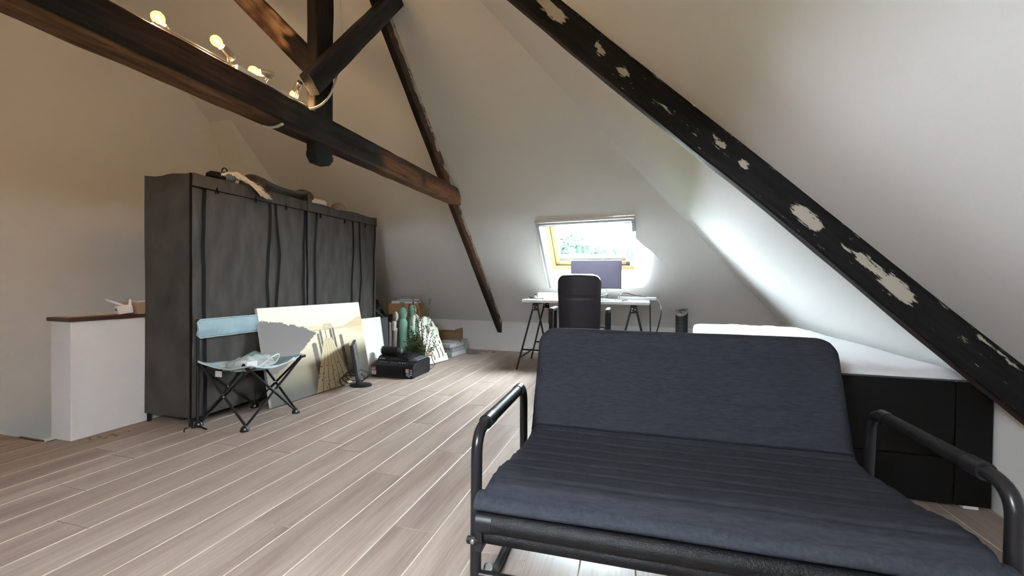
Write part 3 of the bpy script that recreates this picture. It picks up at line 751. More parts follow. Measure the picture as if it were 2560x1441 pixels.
# frame
AXL, AXR = -0.615, 0.615
for sx in (-1, 1):
    x = 0.615*sx
    path = [(x, 0.0, 0.012), (x, 0.0, 0.489), (x, 0.575, 0.492), (x, 0.60, 0.012)]
    arm = MB(); arm.tube(fillet(path, .075, 8), .0165, 14); ao = arm.obj('arm_tube', 'black_metal', sofa, smooth=True)
    sl = MB(); sl.tube([(x, .085, .4895), (x, .50, .4915)], .0200, 14); sl.obj('arm_sleeve', 'foam_grip', ao, smooth=True)
    sl = MB(); sl.tube([(x, .080, .4895), (x, .135, .4898)], .0222, 14); sl.obj('sleeve_cap', 'black_plastic', ao, smooth=True)
    sl = MB(); sl.tube([(x, .470, .4913), (x, .515, .4915)], .0222, 14); sl.obj('sleeve_cap', 'black_plastic', ao, smooth=True)
    rn = MB(); xr = x-.028*sx; rn.tube(fillet([(xr, .03, .075), (xr, .10, .016), (xr, .62, .016)], .04), .014, 12); rn.obj('floor_runner', 'black_metal', sofa, smooth=True)
    hb = MB(); hb.bx(x-.018*sx-.010, x-.018*sx+.010, -.03, .03, .155, .215); hb.tube([(x-.018, -.022, .182), (x+.018, -.022, .182)], .011, 10); hb.lathe([(.013, 0), (.013, .006), (.008, .010)], (x, -.018, .182), 10, (0, -1, 0)); hb.obj('hinge', 'black_plastic', sofa, bevel=.002)
    bt = MB(); bt.lathe([(.007, 0), (.007, .004), (.004, .006)], (x, -.028, .182), 10, (0, -1, 0)); bt.obj('bolt', 'silver', sofa, smooth=True)
    fe = MB(); fe.lathe([(.020, 0), (.020, .016), (.017, .02)], (x, 0, 0), 12); fe.obj('foot_cap', 'black_plastic', sofa, smooth=True)
    fe = MB(); fe.lathe([(.020, 0), (.020, .016), (.017, .02)], (x, .60, 0), 12); fe.obj('foot_cap', 'black_plastic', sofa, smooth=True)
mb = MB(); mb.tube([(-.56, -.017, .2415), (.56, -.017, .2415)], .031, 20); mb.obj('front_roll', 'crinkle', sofa, smooth=True)
for s_ in (-1, 1):
    mb = MB(); mb.tube([(s_*.602, -.017, .2415), (s_*.556, -.017, .2415)], .0325, 20); mb.obj('roll_end_cap', 'black_plastic', sofa, smooth=True)
mb = MB(); mb.tube([(-.60, .010, .190), (.60, .010, .190)], .027, 18); mb.obj('lower_roll', 'crinkle', sofa, smooth=True)
mb = MB(); mb.tube([(-.615, .0, .072), (.615, .0, .072)], .013, 12); mb.obj('front_bar', 'black_metal', sofa, smooth=True)
mb = MB(); mb.tube([(-.615, .60, .20), (.615, .60, .20)], .015, 12); mb.tube([(-.54, .68, .25), (-.54, .80, .60), ], .013, 10); mb.tube([(.54, .68, .25), (.54, .80, .60)], .013, 10); mb.obj('back_frame', 'black_metal', sofa, smooth=True)
mb = MB(); mb.bx(-.60, .60, .02, .60, .192, .202); mb.obj('support_cloth', 'crinkle', sofa)

# ================================================================== BED
bed = thing('bed_frame', 'black-brown single bed frame with a tall panelled footboard under the hip slope', 'bed', (0.953, 2.25, 0))
BW = 0.462
mb = MB(); mb.bx(-BW, BW-.125, -.018, .03, .012, .205); mb.obj('lower_board', 'bed_black', bed, bevel=.002)
mb = MB(); mb.bx(-BW, BW-.125, -.016, .03, .2075, .527); mb.obj('upper_board', 'bed_black', bed, bevel=.002)
mb = MB(); mb.bx(BW-.1225, BW, -.018, .03, .012, .527); mb.obj('end_board', 'bed_black', bed, bevel=.002)
for s_ in (-1, 1):
    mb = MB(); mb.bx(s_*BW-.012 if s_ < 0 else BW-.03, -BW+.018 if s_ < 0 else BW-.012, .03, 2.06, .14, .46); mb.obj('side_rail', 'bed_black', bed, bevel=.002)
mb = MB(); mb.bx(-BW, BW-.02, 2.06, 2.10, 0, .46); mb.obj('headboard', 'bed_black', bed, bevel=.002)
for k in range(10):
    mb = MB(); mb.bx(-BW+.02, BW-.03, .10+k*.2, .17+k*.2, .335, .35); mb.obj('slat', 'plywood', bed)
for x_ in (BW-.09, -BW+.04):
    mb = MB(); mb.bx(x_, x_+.05, -.016, .028, 0, .012); mb.obj('felt_pad', 'white_plastic', bed)
mt = thing('mattress', 'white mattress in a wrinkled fitted sheet lying in the black bed', 'mattress', (0.935, 3.285, 0.35))
mb = MB()
hx, hy, hz = 0.428, 1.00, 0.220
def mt_pt(u, v):
    # superellipsoid-like cushion wrapped by u (around) and v (top to bottom)
    a = 2*math.pi*u; cx_, cy_ = math.cos(a), math.sin(a)
    m = max(abs(cx_), abs(cy_)); sq = (cx_/m, cy_/m); k = 0.93
    ph = v*math.pi
    rr = min(1, max(0, math.sin(ph)))**0.16; zz = math.copysign(abs(math.cos(ph))**0.30, math.cos(ph))
    x = hx*rr*(sq[0]*k+cx_*(1-k)); y = hy*rr*(sq[1]*k+cy_*(1-k)); z = hz/2*(1+zz)
    return x, y, z
def sheet_pt(u, v):
    x, y, z = mt_pt(u, v)
    if z > hz*.45:
        z += 0.010*nz((x*3, y*2, 5))+0.004*(1-(x/hx)**2)*(1-(y/hy)**4)
        nearedge = sstep(.70, .98, abs(y)/hy)
        z += nearedge*0.014*max(0, nz((x*11+y*7, y*4, 9)))-nearedge*.006*max(0, nz((x*24+y*5, y*3, 4)))+0.004*nz((x*5, y*14, 2))
        y += 0.006*nz((x*12, z*20, 3))*(abs(y) > .9*hy)
    return Vector((x, y, z))
mb.grid(sheet_pt, 240, 60); mo = mb.obj('fitted_sheet', 'sheet', mt, smooth=True, ang=80)
bmx = bmesh.new(); bmx.from_mesh(mo.data); bmesh.ops.remove_doubles(bmx, verts=bmx.verts, dist=1e-4); bmx.to_mesh(mo.data); bmx.free()
for p in mo.data.polygons: p.use_smooth = True

# ================================================================== FABRIC WARDROBES
def wardrobe(y0, y1, zips, loops, label, seed):
    xf, xb, zt = -2.632, -3.020, 1.572
    root = thing('fabric_wardrobe', label, 'wardrobe', ((xf+xb)/2, (y0+y1)/2, 0), group='fabric wardrobes')
    hx, hy = (xf-xb)/2, (y1-y0)/2; z0 = 0.055
    mb = MB()
    def wob(p):
        x, y, z = p
        top = 0.012*nz((x*6+seed, y*4, 0)) if z > zt-.01 else 0
        edge = 1 if abs(abs(x)-hx) < 1e-4 or abs(abs(y)-hy) < 1e-4 else 0
        return Vector((x, y+0.006*nz((x*9, z*2.2+seed, 1))*(abs(y) > hy-.01), z+top))
    nxs, nys, nzs = 8, 16, 26
    mb.grid(lambda u, v: wob((-hx+2*hx*u, -hy, z0+(zt-z0)*v)), nxs, nzs); mb.grid(lambda u, v: wob((-hx+2*hx*u, hy, z0+(zt-z0)*v)), nxs, nzs)
    mb.grid(lambda u, v: wob((-hx, -hy+2*hy*u, z0+(zt-z0)*v)), nys, nzs); mb.grid(lambda u, v: wob((-hx+2*hx*u, -hy+2*hy*v, zt)), nxs, nys)
    mb.grid(lambda u, v: wob((hx, -hy+2*hy*u, z0+(zt-z0)*v)), nys, nzs); mb.grid(lambda u, v: Vector((-hx+2*hx*u, -hy+2*hy*v, z0)), nxs, nys)
    b = mb.obj('cover', 'wardrobe_cloth', root, smooth=True, ang=40)
    # hanging front with folds
    def front(u, v):
        y = -hy+.004+(2*hy-.008)*u; z = z0+(zt-.075-z0)*v
        x = hx+0.008+0.014*nz((y*7+seed, z*1.1, 2))+0.008*nz((y*16+seed*2, z*2.5, 7))*(0.4+v)+0.005*nz((y*5+z*6, z*5-y*4, seed))
        return Vector((max(x, hx+.001), y, z))
    mb = MB(); mb.grid(front, 60, 60); fr = mb.obj('front_panel', 'wardrobe_cloth', root, smooth=True, ang=60)
    mb = MB()
    mb.grid(lambda u, v: Vector((hx+0.016+0.004*nz((u*5+seed, 0, 1)), -hy+2*hy*u, zt-.078+.080*v+0.010*nz((hx*6+seed, (-hy+2*hy*u)*4, 0))*v)), 30, 3)
    mb.obj('header_band', 'wardrobe_cloth', root, smooth=True)
    mb = MB(); mb.tube([(hx+.012+.004, -hy+2*hy*k/20, zt-.080) for k in range(21)], .0035, 6); mb.obj('header_piping', 'wardrobe_black', root)
    for zu, ph, wv in zips:
        yy = onx(zu, 620, xf).y-root.location.y
        def rib(u, v, yy=yy, ph=ph, wv=wv):
            z = z0+.01+(zt-.085-z0)*(1-u); y = yy+wv*(math.sin((z*5.2+ph))*.7+.5*math.sin(z*9+ph*2))*(1 if z > .3 else z/.3)
            f = front((y+hy)/(2*hy), min(1, (z-z0)/(zt-.075-z0))); return Vector((f.x+.0045, y+(v-.5)*.026, z))
        mb = MB(); mb.grid(rib, 70, 2); mb.obj('zip_strip', 'wardrobe_black', root, smooth=True)
    for lu, lv in loops:
        p = onx(lu, lv, xf+.02)-Vector(root.location)
        mb = MB(); mb.tube([p+Vector((.004, -.010, -.03)), p+Vector((.006, 0, .012)), p+Vector((.004, .010, -.026))], .004, 6); mb.obj('tie_loop', 'wardrobe_black', root)
    for sx_ in (-1, 1):
        for sy_ in (-1, 1):
            mb = MB(); mb.lathe([(.012, 0), (.012, .06)], (sx_*(hx-.016), sy_*(hy-.016), 0), 10); mb.obj('foot', 'black_plastic', root, smooth=True)
    mb = MB(); mb.tube([(hx-.004, -hy+.03, .062), (hx-.004, hy-.03, .062)], .009, 8); mb.obj('bottom_rail', 'alu', root, smooth=True)
    mb = MB(); mb.tube([(hx, -hy, z0), (hx, -hy, zt)], .006, 8); mb.obj('corner_piping', 'wardrobe_black', root)
    return root
wardrobe(2.014, 2.975, ((507, 0.0, .005), (668, 1.0, .015), (690, 2.2, .017), (757, 0.6, .010)), ((541, 474), (638, 497), (714, 516)), 'dark grey fabric wardrobe standing against the white half wall', 1.0)
wardrobe(2.99, 3.972, ((786, 0.4, .009), (880, 1.4, .012), (896, 2.6, .016), (932, 0.2, .010)), ((800, 538), (861, 551), (912, 562)), 'dark grey fabric wardrobe standing behind the leaning white board', 5.0)

# ================================================================== CAMPING CHAIR
ch = thing('camping_chair', 'pale blue folding camping chair with crossed black legs in front of the wardrobes', 'chair', (-2.415, 2.24, 0))
c0 = Vector(ch.location)
fl_, ff, fr_, fbk = [onz(u, v)-c0 for u, v in ((497, 1066), (612, 1079), (740, 1033), (637, 1019))]
tl, tf, tr, tb = [p+Vector((0, 0, .395)) for p in (fl_, ff, fr_, fbk)]
tl = Vector((fl_.x+.0, fl_.y-.005, .40)); tb = Vector((fbk.x, fbk.y, .40)); tf = Vector((ff.x+.02, ff.y+.02, .385)); tr = Vector((fr_.x-.0, fr_.y+.05, .395))
up = Vector((0, 0, .022))
for a, b, o_ in ((fl_, tf, 0), (ff, tl, .012), (ff, tr, 0), (fr_, tf, .012), (fr_, tb, 0), (fbk, tr, .012), (fbk, tl, 0), (fl_, tb, .012)):
    d = (b-a); s_ = Vector((d.y, -d.x, 0)).normalized()*o_
    mb = MB(); mb.tube([a+up+s_, b-Vector((0, 0, .012))+s_], .0078, 10); mb.obj('leg', 'black_metal', ch, smooth=True)
for p in (fl_, ff, fr_, fbk):
    mb = MB(); mb.lathe([(.026, 0), (.027, .008), (.019, .026), (.010, .034)], p, 14); mb.obj('foot', 'black_plastic', ch, smooth=True)
    mb = MB(); mb.lathe([(.006, 0), (.006, .004), (.003, .006)], p+Vector((.018, -.016, .018)), 8, (1, -1, 0)); mb.obj('rivet', 'gold_bolt', ch, smooth=True)
for a, b in ((fl_, tf), (ff, tr), (fr_, tb), (fbk, tl)):
    m = (a+b)/2+Vector((0, 0, .006)); mb = MB(); mb.lathe([(.0055, 0), (.0055, .005), (.003, .007)], m+Vector((.012, -.014, 0)), 8, (1, -1, 0)); mb.obj('rivet', 'gold_bolt', ch, smooth=True)
for p in (tf, tr):
    mb = MB(); mb.box(p-Vector((0, 0, .008)), (.035, .045, .020)); mb.obj('seat_bracket', 'black_plastic', ch, bevel=.003)
for a in (fl_, fbk):
    mb = MB(); mb.tube([a+Vector((-.008, 0, .02)), Vector((a.x-.008, a.y, .672))], .0085, 10); mb.obj('back_post', 'black_metal', ch, smooth=True)
def seat_pt(u, v):
    p = tl.lerp(tf, u).lerp(tb.lerp(tr, u), v); s_ = (u*(1-u)*4)*.030+(v*(1-v)*4)*.040
    e = 0.02*math.sin(math.pi*u)*(0.5-v)+0.0
    return p+Vector((0, 0.0, .012-s_+0.010*nz((u*4, v*4, 2))))
mb = MB(); mb.grid(seat_pt, 22, 22); so = mb.obj('seat', 'blue_cloth', ch, smooth=True, ang=80); sm = so.modifiers.new('thick', 'SOLIDIFY'); sm.thickness = .006
mb = MB(); mb.tube([seat_pt(u/20, 0)+Vector((0, 0, -.006)) for u in range(21)], .005, 6); mb.tube([seat_pt(1, u/20)+Vector((0, 0, -.006)) for u in range(21)], .005, 6); mb.obj('seat_piping', 'blue_edge', so, smooth=True)
y0_, y1_ = fl_.y-.022, fbk.y+.022
def rest(u, v):
    y = y0_+(y1_-y0_)*u; z0r, z1r = .552, .668
    rz = .018*(1-min(1, min(u, 1-u)/.05))**2
    z = (z0r+rz)+((z1r-rz)-(z0r+rz))*v
    x = fl_.x+.010+.014*math.sin(math.pi*v)+.006*nz((u*5, v*3, 6)); return Vector((x, y, z))
mb = MB(); mb.grid(rest, 30, 10); bo = mb.obj('backrest', 'blue_cloth', ch, smooth=True, ang=80); sm = bo.modifiers.new('thick', 'SOLIDIFY'); sm.thickness = .012
mb = MB(); mb.tube([rest(k/24, 0)+Vector((.006, 0, 0)) for k in range(25)]+[rest(1, k/6)+Vector((.006, 0, 0)) for k in range(1, 7)]+[rest(1-k/24, 1)+Vector((.006, 0, 0)) for k in range(1, 25)]+[rest(0, 1-k/6)+Vector((.006, 0, 0)) for k in range(1, 6)], .0035, 6); mb.obj('backrest_piping', 'blue_edge', bo, smooth=True)
tg = seat_pt(.42, .0); mb = MB(); mb.box(tg+Vector((0, -.008, -.040)), (.052, .002, .036)); mb.obj('care_tag', 'label_white', ch)
tg = seat_pt(.40, .05); mb = MB(); mb.lathe([(.022, 0), (.022, .0015)], tg+Vector((0, 0, .002)), 14, (0, -.6, 1), sx=1.2); mb.obj('logo_patch', 'label_white', ch)
# things lying on the chair
sp = Vector(ch.location)+seat_pt(.62, .42)
bag = MB()
def bag_pt(u, v):
    a = 2*math.pi*u; r = .5*math.sin(v*math.pi/2)
    k = 1+.25*nz((math.cos(a)*2, math.sin(a)*2, v*3))
    x, y = .20*r*math.cos(a)*k*1.1, .30*r*math.sin(a)*k*1.1
    z = .075*math.cos(v*math.pi/2)+.020*nz((x*22, y*22, 3))
    return sp+Vector((x-.05, y+.03, max(z+.004, .004)))
bag.grid(bag_pt, 40, 14)
tag(bag.obj('plastic_bag', 'plastic_bag', smooth=True, ang=20), 'crumpled translucent plastic bag on the blue camping chair seat', 'bag')
sk = thing('socket_cube', 'white cube power socket with a round black outlet on the camping chair', 'socket', sp+Vector((.035, -.075, .004)), R_(-12))
mb = MB(); mb.bx(-.036, .036, -.034, .034, 0, .062); mb.obj('cube', 'white_plastic', sk, bevel=.006, seg=3)
mb = MB(); mb.lathe([(.020, 0), (.020, .003)], (.004, -.034, .030), 18, (0, -1, 0)); mb.obj('outlet', 'black_plastic', sk, smooth=True)
mb = MB(); mb.lathe([(.018, 0), (.018, .002)], (0, 0, .062), 18); mb.obj('outlet', 'label_white', sk, smooth=True)
mb = MB(); mb.lathe([(.016, 0), (.016, .012), (.010, .018)], (.036, .0, .028), 14, (1, 0, 0)); mb.obj('plug', 'white_plastic', sk, smooth=True)
mb = MB(); mb.tube(fillet([(.052, 0, .028), (.075, .02, .03), (.085, .10, .085), (.06, .17, .095), (.05, .15, .03), (.03, .06, .012), (.06, .20, .012), (.05, .28, .05), (.03, .30, .02)], .05), .0042, 8); mb.obj('cord', 'white_plastic', sk, smooth=True)

# ================================================================== CANVAS PICTURE
pa_, pb_ = Vector((-2.487, 2.468, 0)), Vector((-2.452, 3.600, 0))
pic = thing('canvas_picture', 'large canvas print of a wooden pier on a misty lake leaning on the wardrobes', 'picture', (pa_+pb_)/2)
PWd = (pb_-pa_).length; PHt = 0.718; ang = math.atan2(pb_.x-pa_.x, pb_.y-pa_.y)
pe = (pb_-pa_).normalized(); lean = Vector((-math.cos(ang)*.190, 0, .982)).normalized(); pn = pe.cross(lean).normalized()
if pn.x < 0: pn = -pn
def srgb(r, g, b): return tuple(((c/255+.055)/1.055)**2.4 if c/255 > .04045 else c/255/12.92 for c in (r, g, b))
def inpoly(x, y, P):
    k = False; j = len(P)-1
    for i in range(len(P)):
        if (P[i][1] > y) != (P[j][1] > y) and x < (P[j][0]-P[i][0])*(y-P[i][1])/(P[j][1]-P[i][1])+P[i][0]: k = not k
        j = i
    return k
hill = [(-.01, .875), (.05, .86), (.1, .845), (.17, .835), (.22, .80), (.27, .80), (.31, .765), (.35, .765), (.39, .725), (.43, .70), (.475, .672), (.44, .645), (.40, .60), (.36, .56), (.33, .52), (.28, .475), (.25, .44), (.19, .40), (.14, .36), (.08, .32), (-.01, .29)]
posts = [(.408, .452, .20, .565), (.470, .492, .36, .665), (.497, .517, .45, .70), (.555, .562, .56, .705), (.600, .625, .50, .705), (.632, .652, .47, .71), (.700, .735, .22, .615)]
def art(u, v):
    c = mixc(srgb(226, 219, 196), srgb(234, 230, 214), sstep(.75, .95, v))
    if v < .70: c = mixc(srgb(138, 127, 103), srgb(224, 212, 182), sstep(.28, .62, v))
    if v < .34: c = mixc(srgb(72, 68, 60), srgb(138, 127, 103), sstep(.06, .34, v))
    dk = sstep(.70, .98, u)*(1-sstep(.30, .52, v)); c = mixc(c, srgb(58, 49, 40), dk*.9)  # floor monitor's shadow on the canvas, painted into its lower right
    h1 = .765+.045*math.sin(u*7+.5)*(1-u)+.012*nz((u*12, 0, 1))
    if .70 < v < h1 and u < .55: c = mixc(c, srgb(212, 196, 154), .65)
    h2 = .70+.115*sstep(.70, 1.0, u)+.010*nz((u*20, 3, 1))
    if .69 < v < h2: c = mixc(c, srgb(205, 178, 128), .75)
    h3 = .69-.09*sstep(.75, 1.0, u)
    if h3 < v <= .69: c = mixc(c, srgb(214, 190, 142), .6)
    isl = math.hypot((u-.595)/.055, (v-.728)/.040)
    if isl < 1+.4*nz((u*60, v*60, 0)) and nz((u*90, v*130, 2)) > -.15: c = mixc(c, srgb(176, 138, 92), .75)
    if abs(v-.705) < .006 and .40 < u < .76: c = mixc(c, srgb(196, 172, 124), .7)
    uu, vv = u+.006*nz((u*40, v*40, 5)), v+.012*nz((u*55, v*55, 7))
    if inpoly(uu, vv, hill): c = mixc(srgb(112, 102, 98), srgb(98, 90, 88), sstep(.4, .8, v))
    for a, b, z0, z1 in posts:
        m = (a+b)/2; hw_ = (b-a)/2; sk_ = m+(z1-v)*.05*(1 if m < .56 else 1)
        if z0 < v < z1 and abs(u-sk_) < hw_*(1 if v < z1-.01 else .6): c = mixc(srgb(66, 56, 52), srgb(104, 92, 84), sstep(z0, z1, v))
        elif v <= z0 and v > z0-.2 and abs(u-sk_) < hw_: c = mixc(c, srgb(66, 56, 52), .5)
    if v < .595:
        t = v/.595; l_ = .385+(.535-.385)*t; r_ = .770+(.618-.770)*t
        if l_ < u < r_:
            q = (u-l_)/(r_-l_)*6; fr = abs(q-round(q))
            c = mixc(srgb(168, 152, 118), srgb(206, 191, 150), t); c = mixc(c, srgb(150, 132, 100), .5*max(0, nz((round(q-.5)*7, v*9, 3))))
            if nz((u*60, v*45, 11)) > .42 and v < .3: c = srgb(92, 76, 58)
            if fr < .035+.02*(1-t) and 0.3 < q < 5.7: c = srgb(78, 62, 46)
    return c
NU, NV = 380, 240
vs = []; cols = []
for i in range(NU+1):
    for j in range(NV+1):
        u, v = i/NU, j/NV; p = pe*(PWd*(u-.5))+lean*(PHt*v)+pn*.024; vs.append(p+Vector((0, 0, .004))); cols += [*art(u, v), 1.0]
mb = MB(); mb.add(vs, [(i*(NV+1)+j, (i+1)*(NV+1)+j, (i+1)*(NV+1)+j+1, i*(NV+1)+j+1) for i in range(NU) for j in range(NV)])
po = mb.obj('print_face', 'canvas_print', pic, fix=False); at = po.data.attributes.new('Col', 'FLOAT_COLOR', 'POINT'); at.data.foreach_set('color', cols)
mb = MB(); mb.prism([(-.5, 0), (.5, 0), (.5, 1), (-.5, 1)], .0, .0235, lambda a, b, d: pe*(PWd*a)+lean*(PHt*b)+pn*d+Vector((0, 0, .004))); mb.obj('stretcher', 'label_white', pic)

def leaning_board(name, label, cat, a, b, ht, lx, th, matn, edge=None):
    a, b = Vector(a), Vector(b); root = thing(name, label, cat, (a+b)/2); e = (b-a).normalized(); up_ = Vector((-lx, 0, math.sqrt(1-lx*lx))); n_ = e.cross(up_).normalized(); n_ = n_ if n_.x > 0 else -n_
    w_ = (b-a).length
    mb = MB(); mb.prism([(-.5, 0), (.5, 0), (.5, 1), (-.5, 1)], 0, th, lambda p, q, d: e*(w_*p)+up_*(ht*q)+n_*d); mb.obj('panel', matn, root, bevel=.002)
    if edge:
        mb = MB()
        for p, q, r, s_ in ((-.5, -.488, 0, 1), (.488, .5, 0, 1), (-.5, .5, .985, 1)):
            mb.prism([(p, r), (q, r), (q, s_), (p, s_)], th, th+.002, lambda p, q, d: e*(w_*p)+up_*(ht*q)+n_*d)
        mb.obj('edge_strip', edge, root)
    return root
leaning_board('white_board', 'blank white board leaning on the wardrobe behind the canvas print', 'board', (-2.505, 3.40, 0), (-2.475, 3.945, 0), .552, .16, .014, 'white_gloss', 'white_plastic')
leaning_board('grey_board', 'dark grey board standing beside the white board at the wardrobe end', 'board', (-2.585, 3.72, 0), (-2.575, 4.155, 0), .527, .05, .012, 'dark_grey')

# ================================================================== FLOOR MONITOR
fm = thing('monitor', 'thin dark monitor on a round foot standing on the floor before the canvas', 'monitor', (-2.305, 3.275, 0))
mb = MB(); mb.lathe([(.098, 0), (.100, .006), (.085, .014), (0, .016)], (0, 0, 0), 28, sx=1.0, sy=.85); mb.obj('foot', 'black_plastic', fm, smooth=True)
wdir = Vector((-.535, .845, 0)); nd_ = Vector((.845, .535, 0)); tl_ = (Vector((0, 0, 1))*.985-nd_*.17).normalized()
nf = wdir.cross(tl_).normalized(); nf = nf if nf.dot(nd_) > 0 else -nf
mb = MB(); mb.prism([(-.19, .085), (.19, .085), (.19, .385), (-.19, .385)], -.014, .010, lambda a, b, d: wdir*a+tl_*b+nf*d); mb.obj('casing', 'black_plastic', fm, bevel=.003)
mb = MB(); mb.prism([(-.182, .098), (.182, .098), (.182, .377), (-.182, .377)], .010, .0115, lambda a, b, d: wdir*a+tl_*b+nf*d); mb.obj('screen_face', 'screen_floor', fm)
mb = MB(); mb.prism([(-.03, .0), (.03, .0), (.022, .2), (-.022, .2)], -.034, -.014, lambda a, b, d: wdir*a+tl_*b+nf*d+Vector((0, 0, .012))); mb.obj('stand', 'black_plastic', fm, bevel=.003)
mb = MB()
for k in range(3):
    mb.tube([Vector((-.09+.015*k, -.03+.03*k, .04+.02*k))+Vector((.05*math.cos(t/24*2*math.pi)*(1+.15*k), .075*math.cos(t/24*2*math.pi+.4), .055*math.sin(t/24*2*math.pi))) for t in range(25)], .004, 6)
mb.obj('coiled_cable', 'black_plastic', fm, smooth=True)

# ================================================================== PRINTER
pr = thing('printer', 'black A3 inkjet printer with a red corner label on the floor', 'printer', (-2.215, 3.625, 0), R_(1.5))
PX_, PD = 0.224, 0.372
def prs(poly, x0, x1, name, matn, bev=.004, par=pr):
    mb = MB(); mb.prism(poly, x0, x1, lambda a, b, d: (d, a, b)); return mb.obj(name, matn, par, bevel=bev)
body = prs([(0.0, .010), (.004, .112), (.030, .126), (.075, .142), (PD-.01, .150), (PD, .140), (PD, .012)], -PX_, PX_, 'body', 'black_plastic', .008)
prs([(.085, .143), (.105, .178), (.150, .188), (PD-.02, .188), (PD-.008, .15)], -PX_+.02, PX_-.10, 'scanner_lid', 'black_plastic', .008)
prs([(.10, .146), (.12, .160), (PD-.02, .168), (PD-.01, .15)], PX_-.10, PX_-.01, 'ink_cover', 'dark_grey', .008)
prs([(.0, .0), (.0, .012), (.06, .012), (.06, .0)], -PX_+.01, PX_-.01, 'foot', 'black_plastic', .002)
prs([(PD-.08, .0), (PD-.08, .013), (PD-.01, .013), (PD-.01, .0)], -PX_+.01, PX_-.01, 'foot', 'black_plastic', .002)
prs([(-.002, .030), (-.002, .080), (.0, .082), (.0, .028)], -PX_+.08, PX_-.10, 'paper_tray', 'black_matt', .001)
cp = prs([(.032, .1275), (.070, .1412), (.070, .1425), (.032, .1288)], -PX_+.03, PX_-.04, 'control_panel', 'black_matt', .0005)
def panel_m(x, t):   # point on control panel
    y = .032+.038*t; return Vector((x, y, .1290+.0137*t))
sl_ = Vector((0, .038, .0137)).normalized(); sn = Vector((0, -.0137, .038)).normalized()
for k in range(9):
    mb = MB(); mb.box(panel_m(.02+.012*k-.0, .35+.3*(k % 2))+sn*.0006, (.008, .010, .0012), Matrix((Vector((1, 0, 0)), sl_, sn)).transposed()); mb.obj('button', 'mid_grey' if k % 3 else 'ink', pr)
mb = MB(); mb.box(panel_m(-.02, .5)+sn*.0006, (.055, .028, .0012), Matrix((Vector((1, 0, 0)), sl_, sn)).transposed()); mb.obj('display', 'dark_grey', pr)
mb = MB(); mb.box(panel_m(-.115, .5)+sn*.0006, (.10, .022, .0010), Matrix((Vector((1, 0, 0)), sl_, sn)).transposed()); mb.obj('photo_strip', 'dark_grey', pr)
mb = MB(); mb.box((-PX_+.034, -.0012, .084), (.048, .002, .046)); mb.obj('red_label', 'red_label', pr)
mb = MB(); mb.box((-PX_+.036, -.0012, .041), (.048, .002, .038)); mb.obj('white_label', 'label_white', pr)
FX, FY, FZ = Vector((1, 0, 0)), Vector((0, 0, 1)), Vector((0, -1, 0))
text('A3', .034, frame((-PX_+.034, -.0026, .080), FX, FY, FZ), 'label_white', 'label_text', pr, True)
for k in range(4):
    mb = MB(); mb.box((-PX_+.036, -.0024, .053-.008*k), (.036 if k % 2 else .028, .0006, .0022)); mb.obj('label_line', 'mid_grey', pr)
mb = MB(); mb.box((PX_-.060, -.0012, .075), (.032, .002, .034)); mb.obj('orange_sticker', 'sticker_orange', pr)
mb = MB(); mb.box((PX_-.055, -.0012, .040), (.034, .002, .028)); mb.obj('blue_sticker', 'sticker_blue', pr)
for k in range(5):
    mb = MB(); mb.box((PX_-.022 if k < 4 else PX_-.04, -.0012, .084-.016*k), (.022, .0012, .006)); mb.obj('sticker_line', 'ink', pr)
ny = Vector((0, -.035, .020)).normalized()
text('brother', .020, frame((-PX_+.068, .0935, .1625), FX, Vector((0, .020, .035)).normalized(), Vector((0, -.035, .020)).normalized()), 'ink', 'brand_text', pr, True)
# speaker and leads on the printer
spk = thing('speaker', 'black cylindrical speaker with a grey ball end lying on the printer', 'speaker', (-2.305, 3.79, .188))
mb = MB(); mb.lathe([(0, -.105), (.036, -.105), (.041, -.098), (.041, .060), (.038, .066), (0, .066)], (0, 0, .041), 24, (1, .06, 0)); mb.obj('body', 'black_matt', spk, smooth=True)
mb = MB(); mb.lathe([(.038, -.111), (.043, -.107), (.043, -.099), (.040, -.097)], (0, 0, .043), 24, (1, .06, 0)); mb.obj('end_ring', 'mid_grey', spk, smooth=True)
mb = MB(); mb.lathe([(.0001, .112), (.016, .108), (.026, .098), (.031, .084), (.028, .070), (.020, .062)], (0, 0, .036), 22, (1, .06, 0)); mb.obj('ball_end', 'dark_grey', spk, smooth=True)
mb = MB()
for k in range(4):
    mb.tube([Vector((-2.18+.012*k, 3.74+.02*k, .196+.006*k))+Vector((.075*math.cos(t/20*6.28)*(1-.1*k), .045*math.sin(t/20*6.28), .007*math.sin(t/20*6.28*2+k))) for t in range(20)], .0042, 6)
mb.tube(fillet([(-2.13, 3.72, .195), (-2.06, 3.70, .185), (-2.03, 3.74, .175)], .03), .0042, 6)
tag(mb.obj('coiled_leads', 'black_plastic', smooth=True), 'tangle of thin black leads lying on the printer lid', 'cable')
mb = MB(); mb.box((-2.075, 3.735, .178), (.030, .012, .008), Matrix.Rotation(.5, 3, 'Z')); mb.box((-2.095, 3.72, .180), (.012, .010, .008))
tag(mb.obj('usb_plug', 'silver', bevel=.002), 'shiny metal plug end among the leads on the printer', 'plug')

